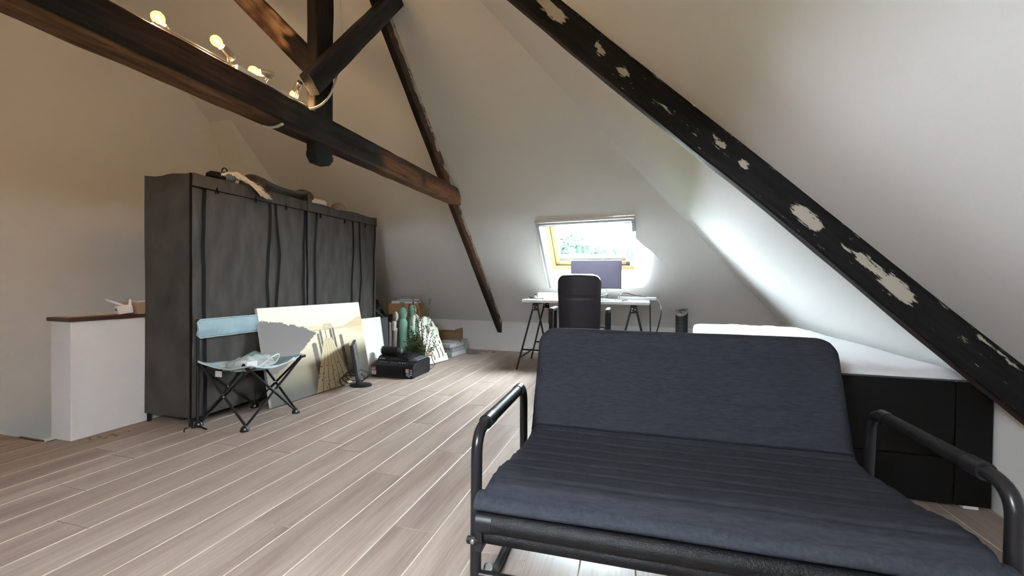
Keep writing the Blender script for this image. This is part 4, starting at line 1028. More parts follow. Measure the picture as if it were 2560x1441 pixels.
# ================================================================== DESK
DZ = 0.712
def trestle(xc, y0, y1, label):
    t = thing('trestle', label, 'trestle', (xc, (y0+y1)/2, 0), group='black trestles under the desk top')
    L_ = (y1-y0)/2
    for s_ in (-1, 1):
        for q in (-1, 1):
            a = Vector((q*.185, s_*L_, 0)); b = Vector((q*.020, s_*(L_-.05), DZ-.04))
            d = (b-a).normalized(); mb = MB(); ax = Vector((0, 1, 0)); rot = Matrix((d.cross(ax).normalized(), ax, d)).transposed()
            mb.box((a+b)/2+d*0.0+Vector((0, 0, .004)), (.017, .017, (b-a).length), rot); mb.obj('leg', 'trestle_black', t, bevel=.002)
        h = .215; w_ = .185-.165*h/(DZ-.04); yb = s_*(L_-.05*h/DZ)
        mb = MB(); mb.bx(-w_, w_, yb-.006, yb+.006, h-.008, h+.008); mb.obj('crossbar', 'trestle_black', t)
        mb = MB(); mb.bx(-.032, .032, s_*(L_-.05)-.011, s_*(L_-.05)+.011, DZ-.085, DZ-.012); mb.obj('bracket', 'trestle_black', t, bevel=.004)
        for bx_, bz_ in ((-.014, DZ-.040), (.014, DZ-.048), (-.018, DZ-.062)):
            mb = MB(); mb.lathe([(.0065, 0), (.0065, .004), (.004, .006)], (bx_, s_*(L_-.05)-.011, bz_), 10, (0, -1, 0)); mb.obj('bolt', 'gold_bolt', t, smooth=True)
    for q in (-1, 1):
        h = .13; w_ = q*(.185-.165*h/(DZ-.04)); mb = MB(); mb.bx(w_-.006, w_+.006, -L_+.01, L_-.01, h-.008, h+.008); mb.obj('side_bar', 'trestle_black', t)
    mb = MB(); mb.bx(-.020, .020, -L_+.02, L_-.02, DZ-.022, DZ); mb.obj('top_bar', 'trestle_black', t, bevel=.002)
    return t
trestle(-1.005, 4.381, 5.045, 'black steel trestle under the cluttered end of the desk top with the white box')
trestle(-0.012, 4.381, 5.045, 'black steel trestle under the desk end with the hanging cables')
mb = MB(); mb.bx(-1.139, .134, 4.375, 5.03, DZ, DZ+.030)
tag(mb.obj('desk', 'white_gloss', bevel=.003), 'white desk top resting on two black trestles below the skylight', 'desk')
DT = DZ+.030
dm = thing('computer_monitor', 'wide black monitor with a thin silver chin on the desk', 'monitor', (-.415, 4.79, DT))
mb = MB(); mb.bx(-.271, .271, -.014, .010, .118, .428); mb.obj('casing', 'black_plastic', dm, bevel=.003)
mb = MB(); mb.bx(-.266, .266, -.0155, -.0138, .128, .424); mb.obj('screen_face', 'screen', dm)
mb = MB(); mb.bx(-.271, .271, -.017, .008, .104, .120); mb.obj('chin', 'alu', dm, bevel=.002)
mb = MB(); mb.bx(-.03, .03, .012, .030, .0, .25); mb.obj('stand', 'silver', dm, bevel=.003)
mb = MB(); mb.bx(-.11, .11, -.06, .10, 0, .010); mb.obj('foot', 'silver', dm, bevel=.004)
mb = MB(); mb.bx(-1.036, -.80, 4.66, 4.84, DT, DT+.066)
tag(mb.obj('white_box', 'white_plastic', bevel=.004), 'flat white box standing on the desk behind the office chair', 'box')
mb = MB(); mb.tube(fillet([(-1.12, 4.50, DT+.006), (-1.07, 4.56, DT+.016), (-1.02, 4.52, DT+.006), (-.97, 4.60, DT+.010), (-.95, 4.55, DT+.006)], .03), .006, 8); mb.box((-1.075, 4.545, DT+.014), (.05, .03, .022))
tag(mb.obj('power_lead', 'black_plastic', smooth=True, ang=30), 'black power lead with an inline block at the desk edge', 'cable')
gl = thing('glass_bottle', 'small clear bottle with a dark cap beside the white desk box', 'bottle', (-1.045, 4.60, DT))
mb = MB(); mb.lathe([(.016, 0), (.018, .02), (.012, .034), (.007, .040)], (0, 0, 0), 14); mb.obj('bottle_body', 'clear_plastic', gl, smooth=True)
mb = MB(); mb.lathe([(.008, .040), (.008, .052), (0, .053)], (0, 0, 0), 12); mb.obj('cap', 'black_plastic', gl, smooth=True)
kb = thing('keypad', 'small pale blue-grey keypad on the desk before the monitor', 'keyboard', (-.335, 4.50, DT))
mb = MB(); mb.bx(-.085, .085, -.04, .04, 0, .012); mb.obj('case', 'grey_blue', kb, bevel=.003)
mb = MB()
for i in range(9):
    for j in range(4): mb.bx(-.078+i*.0175, -.064+i*.0175, -.034+j*.0175, -.020+j*.0175, .012, .020)
mb.obj('keys', 'label_white', kb)['kind'] = 'stuff'
rr = random.Random(5)
for k, lab in enumerate(('thin dark cable knotted into a loop below the monitor', 'thin dark cable hanging from the monitor chin', 'thin dark cable trailing from the monitor to the grey power strip')):
    mb = MB()
    if k == 0: pts_ = [(-.33+.06*math.cos(t*.9)+.02*math.sin(t*2.3), 4.62+.02*math.sin(t), DT+.035+.028*math.sin(t*1.3)) for t in range(14)]
    elif k == 1: pts_ = [(-.30, 4.80, DT+.11), (-.305, 4.76, DT+.07), (-.27, 4.70, DT+.03), (-.22, 4.66, DT+.020), (-.19, 4.65, DT+.012)]
    else: pts_ = [(-.165, 4.72, DT+.02), (-.15, 4.74, DT+.07), (-.10, 4.78, DT+.082), (-.02, 4.84, DT+.06), (.06, 4.84, DT+.045), (.11, 4.80, DT+.038)]
    mb.tube(fillet(pts_, .04, 5), .0045, 6); tag(mb.obj('desk_cable', 'black_plastic', smooth=True), lab, 'cable')
mb = MB(); mb.bx(-.20, -.11, 4.46, 4.475, DT, DT+.010); tag(mb.obj('pen', 'ink_dark', bevel=.003), 'dark pen lying on the desk beside the keypad', 'pen')
ps = thing('power_strip', 'long grey power strip lying along the back of the desk', 'power strip', (.02, 4.83, DT), R_(-2))
mb = MB(); mb.bx(-.20, .20, -.03, .03, 0, .036); mb.obj('housing', 'mid_grey', ps, bevel=.006)
for k in range(5):
    mb = MB(); mb.lathe([(.018, 0), (.018, .002)], (-.15+.075*k, 0, .036), 14); mb.obj('outlet', 'dark_grey', ps)
mb = MB(); mb.grid(lambda u, v: Vector((-.19+.30*u, 4.42+.22*v, DT+.0015+.020*math.exp(-((u-.32)/.12)**2)*(1-v)+.006*nz((u*4, v*4, 1))**2)), 24, 12)
po_ = mb.obj('paper_sheet', 'paper', smooth=True); sm = po_.modifiers.new('thick', 'SOLIDIFY'); sm.thickness = .001; tag(po_, 'curling sheet of white paper on the desk', 'paper')
for k, (pts_, lab) in enumerate((([(.215, 4.80, DT+.02), (.25, 4.72, DT-.01), (.262, 4.60, DT-.08), (.235, 4.62, DT-.25), (.19, 4.66, DT-.40), (.185, 4.70, .02)], 'black cable looping wide off the desk end down to the floor'), ([(.137, 4.72, DT+.004), (.148, 4.66, DT-.03), (.150, 4.62, DT-.12), (.155, 4.62, DT-.3), (.165, 4.66, DT-.42), (.165, 4.70, .02)], 'black cable hanging straight down the desk end'))):
    mb = MB(); mb.tube(fillet(pts_, .08, 6), .0065, 8); tag(mb.obj('hanging_cable', 'black_plastic', smooth=True), lab, 'cable')

# ================================================================== OFFICE CHAIR
oc = thing('office_chair', 'black leather office chair with padded arms turned to the desk', 'chair', (-.505, 4.20, 0), R_(1))
bk = MB(); NW, NH = 26, 34
def back_s(sgn):
    out = []
    for i in range(NW+1):
        for j in range(NH+1):
            u, v = -1+2*i/NW, j/NH
            z = .47+.535*v; hw_ = .204-.012*(1-v)
            k = max(0, (z-(1.005-.085))/.085); hw2 = hw_-.085*(1-math.sqrt(max(0, 1-k*k)))
            x = hw2*u; e = min(1, (1-abs(u))/.10, (1-v)/.05+.02, v/.05+.02); th = .034*math.sqrt(max(0, e))
            y = -.16-.05*(v-.3)+0.03*u*u
            if sgn < 0: th -= .004*math.exp(-((z-.785)/.006)**2)
            out.append(Vector((x, y+sgn*th, z)))
    return out
vs = back_s(-1)+back_s(1); n1 = (NW+1)*(NH+1); fs = []
for i in range(NW):
    for j in range(NH):
        a, b, c, d = i*(NH+1)+j, (i+1)*(NH+1)+j, (i+1)*(NH+1)+j+1, i*(NH+1)+j+1; fs += [(a, b, c, d), (n1+d, n1+c, n1+b, n1+a)]
for j in range(NH): fs += [(j, j+1, n1+j+1, n1+j), (NW*(NH+1)+j+1, NW*(NH+1)+j, n1+NW*(NH+1)+j, n1+NW*(NH+1)+j+1)]
for i in range(NW): fs += [((i+1)*(NH+1), i*(NH+1), n1+i*(NH+1), n1+(i+1)*(NH+1)), (i*(NH+1)+NH, (i+1)*(NH+1)+NH, n1+(i+1)*(NH+1)+NH, n1+i*(NH+1)+NH)]
bk.add(vs, fs); bk.obj('backrest', 'leather', oc, smooth=True, ang=70)
mb = MB(); mb.bx(-.235, .235, -.15, .30, .40, .48); mb.obj('seat', 'leather', oc, bevel=.03, seg=4)
for s_ in (-1, 1):
    mb = MB(); mb.bx(s_*.262-.024, s_*.262+.024, -.17, .16, .645, .685); ar = mb.obj('armrest', 'leather', oc, bevel=.016, seg=4)
    mb = MB(); mb.bx(s_*.262-.020, s_*.262+.020, -.16, -.12, .44, .65); mb.bx(s_*.262-.020, s_*.262+.020, .08, .12, .44, .65); mb.bx(s_*.23-.04, s_*.23+.04, -.16, .12, .395, .425); mb.obj('arm_support', 'black_matt', oc, bevel=.008)
    mb = MB(); mb.bx(s_*.262-.022, s_*.262+.022, -.175, -.165, .53, .65); mb.obj('arm_pad', 'black_matt', oc, bevel=.006)
mb = MB(); mb.lathe([(.028, .09), (.028, .25), (.018, .25), (.018, .40), (.09, .40), (.09, .41)], (0, .07, 0), 16); mb.obj('gas_lift', 'black_metal', oc, smooth=True)
for k in range(5):
    a = 2*math.pi*k/5+.3; d = Vector((math.cos(a), math.sin(a), 0)); mb = MB(); mb.tube([Vector((0, .07, .105)), Vector((0, .07, .075))+d*.28], [.024, .016], 10); sp_ = mb.obj('base_arm', 'black_plastic', oc, smooth=True)
    c = Vector((0, .07, .025))+d*.28; s_ = Vector((-d.y, d.x, 0)); mb = MB(); mb.tube([c-s_*.022, c+s_*.022], .025, 14); mb.obj('castor', 'black_plastic', oc, smooth=True)

# ================================================================== TOWER FAN
fn = thing('tower_fan', 'black tower fan with a slanted grey control top by the knee wall', 'fan', (.512, 5.24, 0))
mb = MB(); mb.lathe([(.11, 0), (.11, .012), (.07, .03), (.05, .035)], (0, 0, 0), 24); mb.obj('base', 'black_plastic', fn, smooth=True)
def slant(x, y=0.0): return .612+.016*x/.065+.038*y/.06
mb = MB(); vs = []; nn_ = 24
for k in range(nn_):
    a = 2*math.pi*k/nn_; x, y = .066*math.cos(a), .060*math.sin(a); vs += [(x, y, .03), (x, y, slant(x, y)-.012)]
mb.add(vs, [(2*k, 2*((k+1) % nn_), 2*((k+1) % nn_)+1, 2*k+1) for k in range(nn_)]+[tuple(2*k+1 for k in range(nn_))]); mb.obj('column', 'black_plastic', fn, smooth=True)
mb = MB(); vs = []
for k in range(nn_):
    a = 2*math.pi*k/nn_; x, y = .068*math.cos(a), .062*math.sin(a); vs += [(x, y, slant(x, y)-.012), (x, y, slant(x, y))]
mb.add(vs, [(2*k, 2*((k+1) % nn_), 2*((k+1) % nn_)+1, 2*k+1) for k in range(nn_)]+[tuple(2*k+1 for k in range(nn_)), tuple(2*(nn_-1-k) for k in range(nn_))]); mb.obj('control_top', 'mid_grey', fn, smooth=True, ang=20)
for x, y in ((-.02, .01), (.0, .015), (.02, .018), (.035, .0), (-.01, -.02)):
    mb = MB(); mb.lathe([(.008, 0), (.007, .006), (0, .007)], (x, y, slant(x, y)), 10, (-.2, -.5, .85)); mb.obj('knob', 'black_plastic', fn, smooth=True)
for k in range(11):
    mb = MB(); z = .10+.044*k; mb.tube([(.064*math.cos(a)-.0, .0585*math.sin(a), z) for a in [R_(200+10*i) for i in range(12)]], .0028, 5); mb.obj('grille_bar', 'dark_grey', fn)
mb = MB(); mb.box((-.030, -.0545, .585), (.040, .002, .006), Matrix.Rotation(-.45, 3, 'Z')); mb.obj('name_plate', 'ink', fn)

# ================================================================== THINGS ON THE WARDROBES
WT = 1.575
tb_ = thing('black_bag', 'small black bag with a looped strap on top of the wardrobe', 'bag', (-2.72, 2.20, WT))
def lump(cx_, sx_, sy_, sz_, seed, amp=.25, n1_=22, n2_=12):
    def f(u, v):
        a = 2*math.pi*u; ph = math.pi*v; d = Vector((math.sin(ph)*math.cos(a), math.sin(ph)*math.sin(a), math.cos(ph)))
        k = 1+amp*nz(d*1.7+Vector((seed, 0, 0))); p = Vector((d.x*sx_, d.y*sy_, d.z*sz_))*k
        return Vector(cx_)+Vector((p.x, p.y, max(p.z, -sz_*.92)))
    return f
mb = MB(); mb.grid(lump((.03, .04, .028), .055, .075, .032, 1), 26, 14); mb.obj('body', 'black_matt', tb_, smooth=True, ang=80)
mb = MB(); mb.tube([(.05, .075+.022*math.cos(t/10*math.pi), .06+.034*math.sin(t/10*math.pi)) for t in range(11)], .004, 6); mb.obj('strap', 'black_matt', tb_, smooth=True)
mb = MB(); mb.grid(lump((0, 0, .036), .045, .055, .040, 4, .05), 24, 14); o_ = mb.obj('wool_ball', 'grey_blue', smooth=True, ang=80); o_.location = (-2.665, 2.295, WT); tag(o_, 'blue-grey soft ball beside the fringed scarf on the wardrobe', 'ball')
sf = thing('scarf', 'white fringed scarf with pink and black bands hanging over the wardrobe edge', 'scarf', (-2.66, 2.43, WT))
def scarf(u, v, off=0.0, w0=.0, w1=1.0):
    # u along: from the back top over the front edge; v across
    vv = w0+(w1-w0)*v
    y = -.11+.24*u+.17*(vv-.5)*1.2; ridge = .058*math.exp(-((u-.22)/.30)**2)+.018
    x = -.02+.055*u+.085*(vv-.5)*-1.0; z = ridge*(1-.8*abs(vv-.5))+.012*nz((u*6, vv*5, 2))
    if u > .72: z -= .085*((u-.72)/.28)**1.4; x += .035*((u-.72)/.28)
    return Vector((x, y, z+.012+off))
mb = MB(); mb.grid(lambda u, v: scarf(u, v, 0, .0, .62), 40, 14); so_ = mb.obj('white_band', 'fringe', sf, smooth=True, ang=80); so_.modifiers.new('thick', 'SOLIDIFY').thickness = .012
mb = MB(); mb.grid(lambda u, v: scarf(u*.9, v, .004, .60, .82), 30, 6); so_ = mb.obj('pink_band', 'pink_cloth', sf, smooth=True, ang=80); so_.modifiers.new('thick', 'SOLIDIFY').thickness = .010
mb = MB(); mb.grid(lambda u, v: scarf(u*.95, v, .008, .80, 1.02), 30, 6); so_ = mb.obj('black_band', 'black_matt', sf, smooth=True, ang=80); so_.modifiers.new('thick', 'SOLIDIFY').thickness = .010
mb = MB(); rf = random.Random(2)
for k in range(420):
    u = rf.random(); v = rf.choice((rf.uniform(0, .08), rf.uniform(.0, .62))); 
    if k < 160: u = rf.uniform(.92, 1.0); v = rf.uniform(0, .62)
    p = scarf(u, v); d = Vector((rf.uniform(.2, 1), rf.uniform(-.6, .3), rf.uniform(-1, .2))).normalized()*rf.uniform(.014, .034); s_ = d.orthogonal().normalized()*.0030
    mb.add([p-s_, p+s_, p+d], [(0, 1, 2)])
fo = mb.obj('fringe', 'fringe', sf); fo['kind'] = 'stuff'
sh = thing('foot_spa', 'dark grey curved tray with two rounded upright ends on the wardrobe', 'tray', (-2.83, 2.90, WT), R_(2))
for s_ in (-1, 1):
    mb = MB(); mb.prism([(-.10, 0), (.10, 0), (.10, .06)]+[(.10*math.cos(R_(a)), .075+.07*math.sin(R_(a))) for a in range(0, 181, 20)]+[(-.10, .06)], s_*.27-.035, s_*.27+.035, lambda a, b, d: (a, d, b)); mb.obj('end_cheek', 'shell_grey', sh, bevel=.020, seg=4)
mb = MB(); mb.grid(lambda u, v: Vector((-.085+.17*v, -.25+.50*u, .012+.075*(2*v-1)**2+.032*(2*u-1)**2*1.0)), 24, 12); o_ = mb.obj('trough', 'shell_grey', sh, smooth=True, ang=80); o_.modifiers.new('thick', 'SOLIDIFY').thickness = .01
mb = MB(); mb.tube([(-.09, -.25, .10), (-.09, .25, .10)], .012, 10); mb.obj('rear_bar', 'black_plastic', sh, smooth=True)
mb = MB(); mb.lathe([(0, -.09), (.032, -.09), (.037, -.082), (.037, .082), (.032, .09), (0, .09)], (0, 0, .037), 20, (.25, 1, 0)); o_ = mb.obj('paper_roll', 'white_plastic', smooth=True); o_.location = (-2.76, 3.24, WT); tag(o_, 'white roll lying on the wardrobe beside the dark tray', 'roll')
ht = thing('domed_lamp', 'grey-brown dome on a thin white tray on the wardrobe', 'hat', (-2.74, 3.52, WT))
mb = MB(); mb.lathe([(.065, 0), (.066, .02), (.060, .045), (.044, .066), (.020, .078), (0, .081)], (0, 0, .008), 24); mb.obj('dome', 'hat_grey', ht, smooth=True)
mb = MB(); mb.bx(-.07, .07, -.14, .10, 0, .008); mb.obj('tray', 'white_plastic', ht, bevel=.003)
mb = MB(); mb.lathe([(.008, 0), (.010, .006), (.006, .014), (0, .016)], (.06, .075, .008), 10); mb.obj('button', 'white_plastic', ht, smooth=True)

# ================================================================== THINGS ON THE HALF WALL
wf = thing('wifi_extender', 'white plug-in wifi extender with two fold-out antennas on the half wall cap', 'extender', (-3.062, 1.925, .694), R_(-18))
Rt = Matrix.Rotation(R_(8), 3, 'X')
mb = MB(); mb.box((0, 0, .030), (.062, .075, .050), Rt); mb.obj('housing', 'white_plastic', wf, bevel=.006, seg=3)
mb = MB(); mb.box((.0, -.036, .030), (.030, .006, .012), Rt); mb.obj('port', 'grey_blue', wf)
for s_ in (-1, 1):
    mb = MB(); mb.tube([(s_*.030-.004, .02, .046), (s_*.030-.032, -.075 if s_ < 0 else .03, .092)], [.0085, .0065], 10); mb.obj('antenna', 'white_plastic', wf, smooth=True)
mb = MB(); mb.lathe([(.020, 0), (.020, .006)], (0, .006, .054), 18, (0, -.1, 1)); mb.obj('socket_ring', 'white_gloss', wf, smooth=True)
mb = MB(); mb.lathe([(.0, .0065), (.013, .0065), (.013, .007)], (0, .006, .054), 14, (0, -.1, 1)); mb.obj('socket_hole', 'mid_grey', wf, smooth=True)
pb2 = thing('wood_offcut', 'pale wooden offcut with a white top edge standing on the half wall', 'board', (-3.10, 2.09, .694))
mb = MB(); mb.bx(-.075, .075, -.11, .11, 0, .076); mb.obj('block', 'plywood', pb2, bevel=.002)
mb = MB(); mb.bx(-.075, .075, -.11, .11, .076, .080); mb.obj('white_edge', 'label_white', pb2)

# ================================================================== THE PILE BY THE WARDROBE END
bg_ = thing('black_backpack', 'slumped black backpack between the wardrobe end and the cardboard box', 'bag', (-2.90, 4.34, 0))
mb = MB(); mb.grid(lump((0, 0, .30), .13, .20, .33, 2.5, .25), 30, 18); mb.obj('body', 'black_matt', bg_, smooth=True, ang=80)
mb = MB(); mb.grid(lump((.02, -.04, .62), .09, .12, .085, 6.5, .4), 24, 12); mb.obj('top_pocket', 'black_matt', bg_, smooth=True, ang=80)
mb = MB(); mb.tube(fillet([(.10, -.12, .60), (.17, -.02, .50), (.17, .06, .42), (.14, .10, .25)], .06), .012, 8); mb.obj('strap', 'dark_grey', bg_, smooth=True)
mb = MB(); mb.box((.15, .09, .46), (.03, .12, .16)); mb.obj('side_pocket', 'black_plastic', bg_, bevel=.012, seg=3)
cbx = thing('cardboard_box', 'brown cardboard box holding papers behind the mint toys', 'box', (-2.80, 4.93, 0), R_(14))
mb = MB(); mb.bx(-.19, .19, -.15, .15, 0, .642); mb.obj('carton', 'cardboard', cbx, bevel=.003)
mb = MB(); mb.bx(.02, .06, -.1512, -.150, .30, .642); mb.obj('tape', 'paper_tan', cbx)
for k, (lab, mt_, dx, w_, h_) in enumerate((('thick white magazine lowest in the stack on the cardboard box', 'paper', 0, .32, .026), ('grey printed brochure in the middle of the stack on the cardboard box', 'paper_print', .02, .26, .010), ('lilac sheaf of papers on top of the cardboard box stack', 'paper_lilac', .05, .24, .018))):
    z = .642+(0, .026, .036)[k]; mb = MB(); mb.bx(-w_/2, w_/2, -.11, .11, 0, h_); o_ = mb.obj('magazine', mt_, bevel=.002); o_.location = (-2.80+dx, 4.92, z); o_.rotation_euler = (0, R_((0, 0, 0)[k]), R_((16, 4, 26)[k])); tag(o_, lab, 'magazine')
fo_cols = ('paper', 'mid_grey', 'paper_lilac', 'grey_blue', 'paper', 'mid_grey')
fo_lab = ('white binder standing at the grey board end of the row', 'grey folder standing right beside the white binder', 'lilac folder in the middle of the standing row', 'dark blue-grey folder in the standing row', 'white folder standing near the mint toys', 'grey folder standing last beside the white paddle')
for k in range(6):
    mb = MB(); mb.bx(-.09, .09, -.008, .008, 0, .47-.012*(k % 3)); o_ = mb.obj('folder', fo_cols[k], bevel=.003); o_.location = (ony(968+3.4*k, 850, 4.22+.02*k).x-.085, 4.22+.02*k, 0); o_.rotation_euler = (0, 0, R_(-28)); tag(o_, fo_lab[k], 'folder', 'folders standing beside the grey board')
# white paddle toy
pd = thing('white_paddle', 'white round-headed plastic paddle leaning among the folders', 'toy', (ony(987, 800, 4.24).x, 4.24, 0), R_(-32))
mb = MB(); mb.prism([(-.024, 0), (.024, 0), (.030, .40), (-.030, .40)], -.012, .012, lambda a, b, d: (a, d-.0+.02*b, b)); mb.obj('shaft', 'white_gloss', pd, bevel=.006)
mb = MB(); mb.lathe([(0, -.016), (.040, -.016), (.052, -.008), (.052, .008), (.040, .016), (0, .016)], (0, .01, .53), 24, (.15, 1, 0)); mb.obj('head', 'white_gloss', pd, smooth=True)
mb = MB(); mb.bx(-.030, .022, -.022, .012, .37, .475); mb.obj('collar', 'white_plastic', pd, bevel=.006)
# mint toys
def mint_toy(loc, h, label, rz):
    t = thing('mint_post', label, 'toy', loc, rz, 'mint plastic toy posts')
    mb = MB(); mb.lathe([(.060, 0), (.072, .02), (.076, .15), (.074, .35), (.066, h-.12), (.045, h-.085), (.030, h-.075)], (0, 0, 0), 24, sy=.62); mb.obj('post_body', 'mint', t, smooth=True)
    mb = MB(); mb.grid(lump((0, 0, h-.03), .056, .040, .075, 3, .02), 24, 16); mb.obj('rounded_head', 'mint', t, smooth=True, ang=80)
    return t
mint_toy((ony(1007, 800, 4.42).x, 4.42, 0), .575, 'tall mint green plastic post with a round head beside the white paddle', R_(-25))
mint_toy((ony(1031, 790, 4.62).x, 4.62, 0), .60, 'mint green plastic post half hidden behind the plant', R_(-25))
# white slotted slide panel
sp_ = thing('slotted_panel', 'ivory plastic play panel with long slots leaning behind the printer', 'toy', (-2.15, 4.46, 0), 0)
a_, b_ = Vector((-2.195, 4.262, 0)), Vector((-2.113, 4.655, 0)); e_ = (b_-a_).normalized(); wd_ = (b_-a_).length; upv = Vector((-.34, .03, .94)).normalized(); nv = e_.cross(upv).normalized(); nv = nv if nv.x > 0 else -nv
org = a_-Vector(sp_.location)
outl = [(0, 0), (.92*wd_, 0), (wd_, .0), (1.0*wd_, .085), (.93*wd_, .085), (.93*wd_, .14), (.90*wd_, .30), (.93*wd_, .33), (.93*wd_, .395), (.86*wd_, .41), (.82*wd_, .47), (.70*wd_, .525), (.50*wd_, .545), (.32*wd_, .525), (.18*wd_, .46), (.12*wd_, .38), (.04*wd_, .15)]
def slot(cx_, z0, z1, r, ben):
    c = [(cx_+ben*math.sin((z-z0)/(z1-z0)*math.pi*1.6), z) for z in [z0+(z1-z0)*k/8 for k in range(9)]]
    return [(x-r, z) for x, z in c]+[(x+r, z) for x, z in reversed(c)]
hls = [slot(.62*wd_, .045, .185, .011, .008), slot(.80*wd_, .050, .160, .010, .008), slot(.40*wd_, .03, .13, .010, .006), slot(.46*wd_, .34, .44, .018, .004), [(.70*wd_+.020*math.cos(R_(a)), .44+.030*math.sin(R_(a))) for a in range(0, 360, 30)], [(.83*wd_+.012*math.cos(R_(a)), .225+.020*math.sin(R_(a))) for a in range(0, 360, 40)]]
holed(outl, hls, lambda a, b, d: org+e_*a+upv*b+nv*d, 'panel', 'ivory', .026, sp_)
mb = MB(); mb.prism([(.10*wd_, .02), (.86*wd_, .02), (.80*wd_, .45), (.24*wd_, .45)], -.022, -.018, lambda a, b, d: org+e_*a+upv*b+nv*d); mb.obj('backing', 'slot', sp_)
mb = MB(); mb.prism([(.60*wd_, .40), (.80*wd_, .40), (.80*wd_, .48), (.60*wd_, .48)], -.016, -.010, lambda a, b, d: org+e_*a+upv*b+nv*d); mb.obj('mint_insert', 'mint_dark', sp_)
ar_ = thing('mint_arch', 'mint green plastic arch clipped inside a white rim behind the plant', 'toy', (ony(1040, 830, 4.30).x, 4.30, 0))
arc = [Vector((-.03, -.03, 0))]+[Vector((-.02-.02*math.sin(t), -.03+.10*(1-math.cos(t))/2*1.4, .36+.15*math.sin(t))) for t in [math.pi*k/10 for k in range(8)]]
mb = MB(); mb.tube(fillet(arc, .05), .026, 14); mb.obj('arch', 'mint', ar_, smooth=True)
mb = MB(); mb.tube([p+Vector((.006, .0, .03)) for p in fillet(arc, .05)][3:], .020, 12); mb.obj('white_rim', 'ivory', ar_, smooth=True)
mb = MB(); mb.box((-.03, -.035, .36), (.05, .055, .14)); mb.obj('arch_grip', 'mint', ar_, bevel=.014, seg=3)
# plant
pl_ = thing('potted_plant', 'bushy dark green artificial fir plant in a small pot behind the printer', 'plant', (-2.13, 4.13, 0))
mb = MB(); mb.lathe([(.040, 0), (.055, .09), (.058, .10), (.048, .10), (.040, .08)], (0, 0, 0), 18); mb.obj('pot', 'paper_tan', pl_, smooth=True)
rp = random.Random(11); stems = []
def pxp(u, v, dy=0.0): return ony(u, v, 4.13+dy)-Vector((-2.13, 4.13, 0))
targets = [((1030, 745), 1.0), ((1055, 790), .9), ((1048, 760), .9), ((1075, 745), .5), ((1040, 800), .9), ((1060, 815), .8), ((1078, 800), .5), ((1082, 825), .5), ((1092, 838), .5), ((1088, 855), .5), ((1095, 862), .4), ((1080, 870), .5), ((1028, 830), 1.4), ((1018, 848), 1.7), ((1024, 862), 1.7), ((1035, 850), 1.7), ((1012, 870), 1.4), ((1040, 838), 1.5), ((1045, 865), 1.5), ((1052, 846), 1.2), ((1030, 875), 1.4), ((1062, 862), 1.0), ((1022, 885), 1.2)]
mbs = MB(); mbl = MB()
for (u, v), dens in targets:
    tip = pxp(u, v, rp.uniform(-.05, .05)); base = Vector((rp.uniform(-.02, .02), rp.uniform(-.02, .02), .09)); mid = base.lerp(tip, .5)+Vector((rp.uniform(-.02, .02)-.01*(tip.x < 0), rp.uniform(-.02, .02), .03))
    P = [base*(1-t)**2+mid*2*t*(1-t)+tip*t*t for t in [k/10 for k in range(11)]]
    mbs.tube(P, [.0028-.0016*k/10 for k in range(11)], 5)
    for k in range(int(95*dens)):
        t = rp.uniform(.12, 1.0)**.8; q = base*(1-t)**2+mid*2*t*(1-t)+tip*t*t
        d = Vector((rp.gauss(0, 1), rp.gauss(0, 1), rp.gauss(.4, .8))).normalized(); L1 = rp.uniform(.016, .034)*(1.25 if dens > 1.1 else .8)
        off_ = Vector((rp.gauss(0, 1), rp.gauss(0, 1), rp.gauss(0, 1)))*(.016 if dens > 1.1 else .005)
        s_ = d.orthogonal().normalized()*(.0055 if dens > 1.1 else .0036); q = q+off_
        mbl.add([q, q+d*L1*.5+s_, q+d*L1, q+d*L1*.5-s_], [(0, 1, 2, 3)])
mbs.obj('stems', 'twig', pl_, smooth=True); lo = mbl.obj('foliage', 'leaf', pl_, fix=False); lo['kind'] = 'stuff'
mb = MB(); rq = random.Random(4)
for k in range(10):
    p = ony(1010+k*1.5, 757+rq.uniform(-6, 4), 4.75)-Vector((-2.13, 4.13, 0)); d = Vector((rq.uniform(-1, 1), 0, rq.uniform(-.2, 1))).normalized()*.035; s_ = Vector((-d.z, .2, d.x)).normalized()*.012
mbx = MB(); c_ = ony(1006, 757, 4.78)
for k in range(7):
    a = k*.9; d = Vector((math.cos(a), -.2, .5*math.sin(a))).normalized()*.040; s_ = Vector((-d.z, .1, d.x)).normalized()*.013; mbx.add([c_, c_+d*.5+s_, c_+d, c_+d*.5-s_], [(0, 1, 2, 3)])
o_ = mbx.obj('leaf_sprig', 'leaf_bright', fix=False); tag(o_, 'bright green leafy sprig on the papers of the cardboard box', 'sprig')
def crumple(name, c, sx_, sy_, sz_, matn, label, cat, seed):
    mb = MB()
    def f(u, v):
        x, y = (u-.5)*2, (v-.5)*2; k = 1-.25*abs(nz((x*2+seed, y*2, 1)))
        return Vector((x*sx_*k, y*sy_*k, max(.002, sz_*(1-max(abs(x), abs(y))**2)*(.6+.9*abs(nz((x*3+seed, y*3, 4)))))))
    mb.grid(f, 22, 14); o = mb.obj(name, matn, smooth=True, ang=40); o.location = c; o.modifiers.new('thick', 'SOLIDIFY').thickness = .002; tag(o, label, cat); return o
crumple('wrapping_paper', ony(1076, 890, 4.02), .045, .03, .03, 'paper_tan', 'scrap of tan wrapping paper beside the plant and printer', 'paper', 2.0)
mb = MB(); mb.tube(fillet([ony(1078, 890, 4.05), ony(1083, 905, 4.02), onz(1088, 912)+Vector((0, 0, .006)), onz(1080, 922)+Vector((0, 0, .004)), onz(1070, 925)+Vector((0, 0, .004))], .05), .0035, 6); tag(mb.obj('thin_cord', 'twig', smooth=True), 'thin brown cord curling on the floor beside the printer', 'cord')
